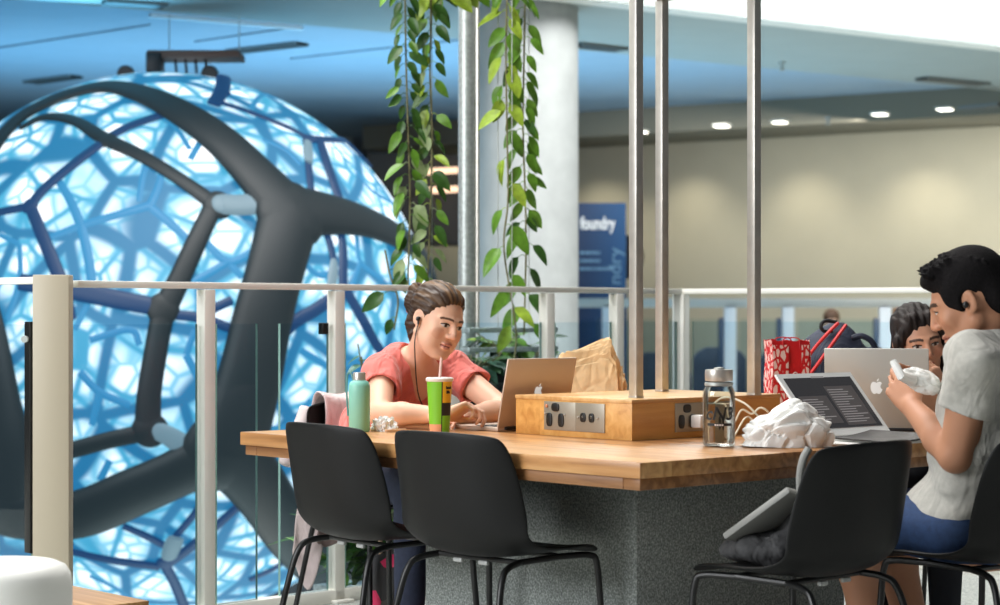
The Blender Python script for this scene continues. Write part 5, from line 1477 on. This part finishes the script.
for sx0, sx1 in ((x0+.0, x0+.055), (x1-.032, x1-.006)):
    m = MB(); m.box(((sx0+sx1)/2, y0-.005, .14), (sx1-sx0, .0015, .26)); m.build('printed_band', redw, o, world=False)
for y in (y0, y1):
    m = MB(); m.tube([Vector(p) for p in spline([(-.03, y, hh-.03), (-.028, y, hh+.004), (0, y+.004, hh+.010), (.028, y, hh+.004), (.03, y, hh-.03)], 6)], .0022, 6); m.build('handle', red, o, world=False)
whi = mat('print_white', (240, 226, 220), .5)
m = MB(); ring = [(.0085*math.cos(a), .0085*math.sin(a)) for a in np.linspace(0, 2*PI, 25)]
m.tube([Vector((.012+x, y0-.006, .165+z*1.25)) for x, z in ring], .0018, 6); m.ball((.012, y0-.006, .165), (.004, .0015, .0055), 2); m.build('emblem', whi, o, world=False)
text('lettering', 'nou', o.matrix_basis @ V(.018, y0-.006, .085), .026, whi, o, rot=(PI/2, PI/2, math.radians(12)))
# navy backpack on the chair
bp = V(1.222, 7.37, .462)
o = thing('backpack', 'navy backpack with red piping standing on a chair behind the table', 'backpack', bp)
S = SDF(np.array(bp)-np.array((.35, .3, .02)), np.array(bp)+np.array((.35, .3, .7)), .006)
S.ell(bp+V(-.01, 0, .30), (.165, .125, .30), None, .03); S.ell(bp+V(.0, 0, .12), (.165, .13, .14), None, .05); S.ell(bp+V(.02, .0, .50), (.090, .09, .130), None, .05)
S.ell(bp+V(.0, -.10, .18), (.125, .06, .15), None, .02); S.ell(bp+V(.16, -.01, .40), (.065, .075, .13), None, .03); S.plane(bp+V(0, 0, .0), (0, 0, -1)); S.warp(ripple(.008, 22, 21))
simple(S.mesh(2), 'bag', mat('navy_nylon', (40, 47, 66), .7, noise=.1, nscale=40, bump=.2, bscale=400, fold=.5), o)
redp = mat('red_piping', (216, 50, 48), .5)
for pts in ([P(838, 323, 7.26), P(828, 333, 7.24), P(818, 344, 7.24), P(808, 357, 7.24), P(796, 372, 7.26)], [P(846, 325, 7.25), P(838, 336, 7.225), P(828, 350, 7.21), P(818, 364, 7.20), P(806, 380, 7.2)]):
    m = MB(); m.tube([Vector(p) for p in spline(pts, 6)], .0065, 8); m.build('piping', redp, o)
m = MB(); m.tube([Vector(p) for p in spline([P(833, 331, 7.3), P(824, 331, 7.3), P(821, 326, 7.3), P(825, 321, 7.3), P(837, 322, 7.3)], 6)], .007, 8); m.build('handle', black_plastic, o)
m = MB(); m.tube([Vector(p) for p in spline([P(852, 338, 7.27), P(862, 336, 7.26), P(872, 342, 7.26), P(876, 355, 7.27), P(874, 372, 7.28)], 6)], .011, 8); m.build('strap', mat('strap_navy', (34, 40, 58), .7), o)
# wrapper in the man's hands
def wrapper():
    a, b = P(893, 361, 5.44), P(901, 376, 5.42)
    me = crumple(4, lambda d: V(d.x*.060, d.y*.030, d.z*.032), .16, 1.7, 17)
    R = Matrix.Rotation(math.radians(26), 4, 'Y')
    me.transform(Matrix.Translation(P(922, 381, 5.47)) @ R)
    m = MB(); m.tube([a, (a+b)/2, b, P(912, 380, 5.45)], [.010, .012, .013, .018], 10); me2 = m.mesh()
    bm = bmesh.new(); bm.from_mesh(me); bm.from_mesh(me2); bm.to_mesh(me); bm.free()
    o = link_mesh('food_wrapper', me, bpy.data.materials['white_paper_thin'], None, smooth=16); tag(o, 'white paper wrapper held up by the man in grey', 'wrapper')
wrapper()
# papers and magazine near the table edge
def curled(name, label, c, w, d, rz, th, curl, m_, cat):
    mb = MB(); rows = []
    for i in range(9):
        row = []
        for k in range(9):
            x, y = -w/2+w*k/8, -d/2+d*i/8; row.append(V(x, y, th/2+curl*max(0, (x/w+.1))**2*4*.25+.004*math.sin(k*.9+i*.2)*curl*20*.2))
        rows.append(row)
    mb.grid(rows); me = solid(mb.mesh(), th); me.transform(Matrix.Translation(c) @ Matrix.Rotation(rz, 4, 'Z')); o = link_mesh(name, me, m_, None, smooth=40); tag(o, label, cat); return o
paper = mat('sheet_paper', (232, 232, 228), .6); dkp = mat('magazine_dark', (58, 56, 56), .4, noise=.6, nscale=12)
curled('paper_sheets', 'loose white sheets on the table in front of the white framed laptop', V(1.02, 5.80, TZ+.002), .20, .26, TH+.2, .004, .0, paper, 'paper')
curled('magazine', 'dark covered magazine lying curled on the white sheets', V(1.10, 5.835, TZ+.011), .20, .26, TH-.15, .005, .04, dkp, 'magazine')
# grey bag on the pulled-out chair
sb = V(.70, 5.30, .458)
o = thing('shoulder_bag', 'grey canvas shoulder bag slumped on the pulled out chair', 'bag', sb)
S = SDF(np.array(sb)-.42, np.array(sb)+.42, .006)
S.ell(sb+V(.02, .0, .040), (.115, .11, .045), None, .03); S.ell(sb+V(.09, -.03, .075), (.065, .06, .08), None, .03); S.ell(sb+V(.03, -.06, .05), (.045, .04, .05), None, .02); S.ell(sb+V(-.05, .02, .03), (.07, .06, .03), None, .03); S.plane(sb, (0, 0, -1)); S.warp(ripple(.014, 34, 31))
simple(S.mesh(1), 'bag', mat('canvas_grey', (76, 76, 77), .9, noise=.3, nscale=30, bump=.2, fold=.7), o)
a, b = P(741, 541, 5.30), P(806, 494, 5.20)
m = MB(); m.bar(a, b, .17, .02, up=V(.1, .2, 1), bevel=.006); m.build('flap', mat('flap_pale_grey', (156, 156, 152), .85, bump=.2), o)
m = MB(); m.tube([Vector(p) for p in spline([P(801, 500, 5.15), P(800, 478, 5.12), P(803, 460, 5.10), P(809, 448, 5.10)], 6)], .010, 10); m.build('strap', bpy.data.materials['flap_pale_grey'], o)
m = MB(); m.tube([Vector(p) for p in spline([P(752, 552, 5.27), P(768, 540, 5.24), P(784, 546, 5.22), P(796, 556, 5.2)], 6)], .012, 8); m.build('strap', black_plastic, o)
# jacket over the woman's chair
jk = V(-.569, 7.352, .8)
o = thing('jacket', 'pale pink jacket draped over the chair of the woman in coral', 'jacket', V(jk.x, jk.y, 0))
def jp(v, u, z): return jk+vd*v+ud*u+V(0, 0, z)
def drape(name, s0, s1, path, m_, flare, hem, seed, th=.007):
    """a sheet hung over the chair back: path is (u, z) from the sitter's side over the top and down behind"""
    rs = np.random.RandomState(seed); ph = rs.uniform(0, 6, 4); sp = spline(path, 7); rows = []
    ns = 26; top = max(q[1] for q in sp)
    for i, (u, z) in enumerate(sp):
        d = max(0, top-z); row = []
        for k in range(ns+1):
            t = k/ns; s_ = s0+(s1-s0)*t; dd = min(1, d/.3)
            s2 = s_+flare*d*(1-t)**1.5-flare*.25*d*t
            f = (.020*math.sin(s_*34+ph[0]+4*z)+.010*math.sin(s_*63+ph[1]-6*z)+.006*math.sin(s_*21+z*30+ph[2]))*dd
            zz = z-hem(t)*dd*(1 if i > len(sp)*.4 else .3)+.008*math.sin(s_*27+ph[3])*(1-dd)
            row.append(jp(s2, u+f+(.02*dd if u > 0 else -.01*dd), zz))
        rows.append(row)
    mb = MB(); mb.grid(rows); return link_mesh(name, solid(mb.mesh(), th, 1), m_, o, smooth=180)
pinkc = mat('pale_pink_cloth', (216, 200, 198), .85, noise=.08, nscale=20, bump=.15, fold=.4)
drape('cloth', -.12, .20, [(-.035, -.16), (-.04, -.08), (-.034, .0), (-.012, .022), (.018, .026), (.040, .0), (.055, -.10), (.065, -.22), (.072, -.34), (.08, -.46)], pinkc, -.07, lambda t: .27*max(0, 1-abs(t-.14)/.22)-.04*t, 5)
drape('lining', -.06, .17, [(.020, -.26), (.026, -.34), (.03, -.44), (.034, -.52)], mat('brown_lining', (112, 96, 92), .85, fold=.4), -.1, lambda t: .03*math.sin(9*t), 8)
mb = MB(); q = [jp(-.15, .03, -.03), jp(-.19, .02, -.10), jp(-.235, .01, -.17), jp(-.27, .0, -.22)]
mb.tube([Vector(p) for p in spline(q, 6)], [.030]*6+[.030]*6+[.027]*6+[.025], 14); mb.build('sleeve', pinkc, o, smooth=180)
# floral bag on the floor by her feet
fb_ = V(-.375, 6.95, 0)
fl = NT('floral_print'); _v = fl.add('ShaderNodeTexVoronoi', Scale=24.0); fl.link(fl.coord(), _v.inputs['Vector']); _s = fl.add('ShaderNodeSeparateColor'); fl.link(_v.outputs['Color'], _s.inputs[0])
_r = fl.add('ShaderNodeValToRGB'); _r.color_ramp.interpolation = 'CONSTANT'; e = _r.color_ramp.elements
for q in range(3): e.new(.5)
for x, (p, c_) in zip(e, ((0, (44, 44, 44)), (.50, (190, 40, 84)), (.62, (70, 66, 62)), (.80, (190, 164, 138)), (.88, (40, 40, 42)))): x.position = p; x.color = (*lin(c_), 1)
fl.link(_s.outputs[0], _r.inputs['Fac']); fl.link(_r.outputs['Color'], fl.b.inputs['Base Color']); fl.b.inputs['Roughness'].default_value = .8; fl = fl.m
o = thing('tote_bag', 'dark tote bag with pink flowers by the legs of the woman in coral', 'bag', fb_)
S = SDF(np.array(fb_)-np.array((.2, .2, .02)), np.array(fb_)+np.array((.2, .2, .5)), .007)
S.cone(fb_+V(-.03, .0, .05), fb_+V(-.03, 0, .24), .065, .055, .04); S.cone(fb_+V(.05, 0.02, .05), fb_+V(.03, .02, .25), .065, .055, .04); S.plane(fb_+V(0, 0, .003), (0, 0, -1)); S.warp(ripple(.012, 30, 51)); simple(S.mesh(1), 'bag', fl, o)
m = MB(); m.tube([Vector(p) for p in spline([fb_+V(-.04, -.02, .27), fb_+V(-.035, -.02, .36), fb_+V(.01, -.01, .39), fb_+V(.045, 0, .36), fb_+V(.05, 0, .27)], 6)], .008, 8); m.build('handle', mat('handle_beige', (196, 168, 140), .7), o)
# white stool and low timber table at the lower left
st = V(-1.225, 4.9, 0)
o = thing('pouf', 'white rounded stool beside the low timber table, cut by the frame', 'stool', st)
m = MB(); m.lathe([(0, .03), (.160, .03), (.172, .045), (.174, .06), (.174, .455), (.170, .480), (.158, .499), (.135, .509), (.09, .513), (0, .514)], st, 64); m.build('cushion', mat('white_leatherette', (240, 240, 234), .45), o, smooth=60)
m = MB(); m.lathe([(0, 0), (.15, 0), (.15, .03), (0, .03)], st, 48); m.build('plinth', black_plastic, o)
cb = V(-1.0, 5.70, 0)
o = thing('low_table', 'low pale timber table beside the white stool, only its corner showing', 'table', cb, TH)
m = MB(); m.box((-.24, .24, .285), (.48, .48, .03), 0, .002); m.build('tabletop', wood('low_table_timber', (178, 132, 84), (206, 162, 112), (222, 182, 134), rot=PI/2, plank=.12), o, world=False)
for x in (-.44, -.04):
    for y in (.04, .44): m = MB(); m.box((x, y, .135), (.04, .04, .27), 0, .003); m.build('leg', bpy.data.materials['board_dark'], o, world=False)
# ================================================================ light and camera
sc = bpy.context.scene
w = bpy.data.worlds.new('daylight'); sc.world = w; w.use_nodes = True
bg = w.node_tree.nodes['Background']; bg.inputs['Color'].default_value = (.80, .90, 1.0, 1); bg.inputs['Strength'].default_value = .09
def area(name, loc, target, size, power, col=(1, 1, 1), sy=None, spread=180):
    l = bpy.data.lights.new(name, 'AREA'); l.energy = power; l.color = col; l.size = size
    if sy: l.shape = 'RECTANGLE'; l.size_y = sy
    l.spread = math.radians(spread)
    o = bpy.data.objects.new(name, l); C.objects.link(o); o.location = loc
    o.rotation_euler = (Vector(target)-Vector(loc)).to_track_quat('-Z', 'Y').to_euler(); return o
area('skylight', (-1.5, 8.0, 7.5), (-.5, 7.2, 0), 5, 860, (1, .98, .95), 5)
area('window_daylight', (-6.5, 1.5, 3.6), (.2, 6.3, .9), 4.5, 640, (.96, .98, 1), 3.5)
area('front_daylight', (4.2, 9.6, 7.2), (4.6, 16, 4.6), 6, 1300, (1, 1, 1), 3, 120)
area('ceiling_fill_from_below', (1.5, 15.5, -4.0), (1.5, 16, 3), 9, 300, (.90, 1, .95), 8, 110)  # added area light facing up, lifts the ceiling
for i, s in enumerate((-1.6, .4, 1.6, 3.0, 4.4, 5.9, 7.4)):
    l = bpy.data.lights.new('wall_washer', 'SPOT'); l.energy = 46; l.color = (1, .90, .70); l.spot_size = math.radians(100); l.spot_blend = 1.0; l.shadow_soft_size = .06
    o = bpy.data.objects.new('wall_washer', l); C.objects.link(o); q = W(s, 3.02)+wn_*.8; o.location = q
    o.rotation_euler = (W(s, 1.1)+wn_*.15-q).to_track_quat('-Z', 'Y').to_euler()
area('gallery_fill', (3.2, 20.2, 2.9), (3.4, 21.6, .0), 6, 110, (1, .95, .86), 1.0)  # added unseen area light that brightens the far wall
for x, y, p in ((-4.5, 17.2, 85), (-1.2, 17.6, 100), (1.6, 18.2, 32), (-3.0, 13.2, 25)):
    area('blue_ceiling_fill', (x, y, .2 if y > 15 else 2.86), (x+.1, y-.3, 3.3), 1.6, p, (.15, .58, .95), 1.2, 150)  # added unseen lights that spread the blue glow over the ceiling
cam = bpy.data.cameras.new('camera'); co_ = bpy.data.objects.new('camera', cam); C.objects.link(co_)
co_.location = (0, 0, CAMH); co_.rotation_euler = (PI/2, 0, 0)
cam.sensor_width = 36; cam.lens = 36*FOC/1000; cam.shift_y = .0105; cam.clip_end = 200; cam.clip_start = .05
cam.dof.use_dof = True; cam.dof.focus_distance = 6.2; cam.dof.aperture_fstop = 3.4
sc.camera = co_
vs = sc.view_settings; vs.view_transform = 'Standard'; vs.look = 'None'; vs.exposure = 0.0; vs.gamma = 1.0; vs.use_curve_mapping = False
cy = sc.cycles; cy.use_denoising = True; cy.max_bounces = 8; cy.transparent_max_bounces = 24; cy.caustics_reflective = False; cy.caustics_refractive = False
cy.sample_clamp_indirect = 4.0; cy.blur_glossy = .5
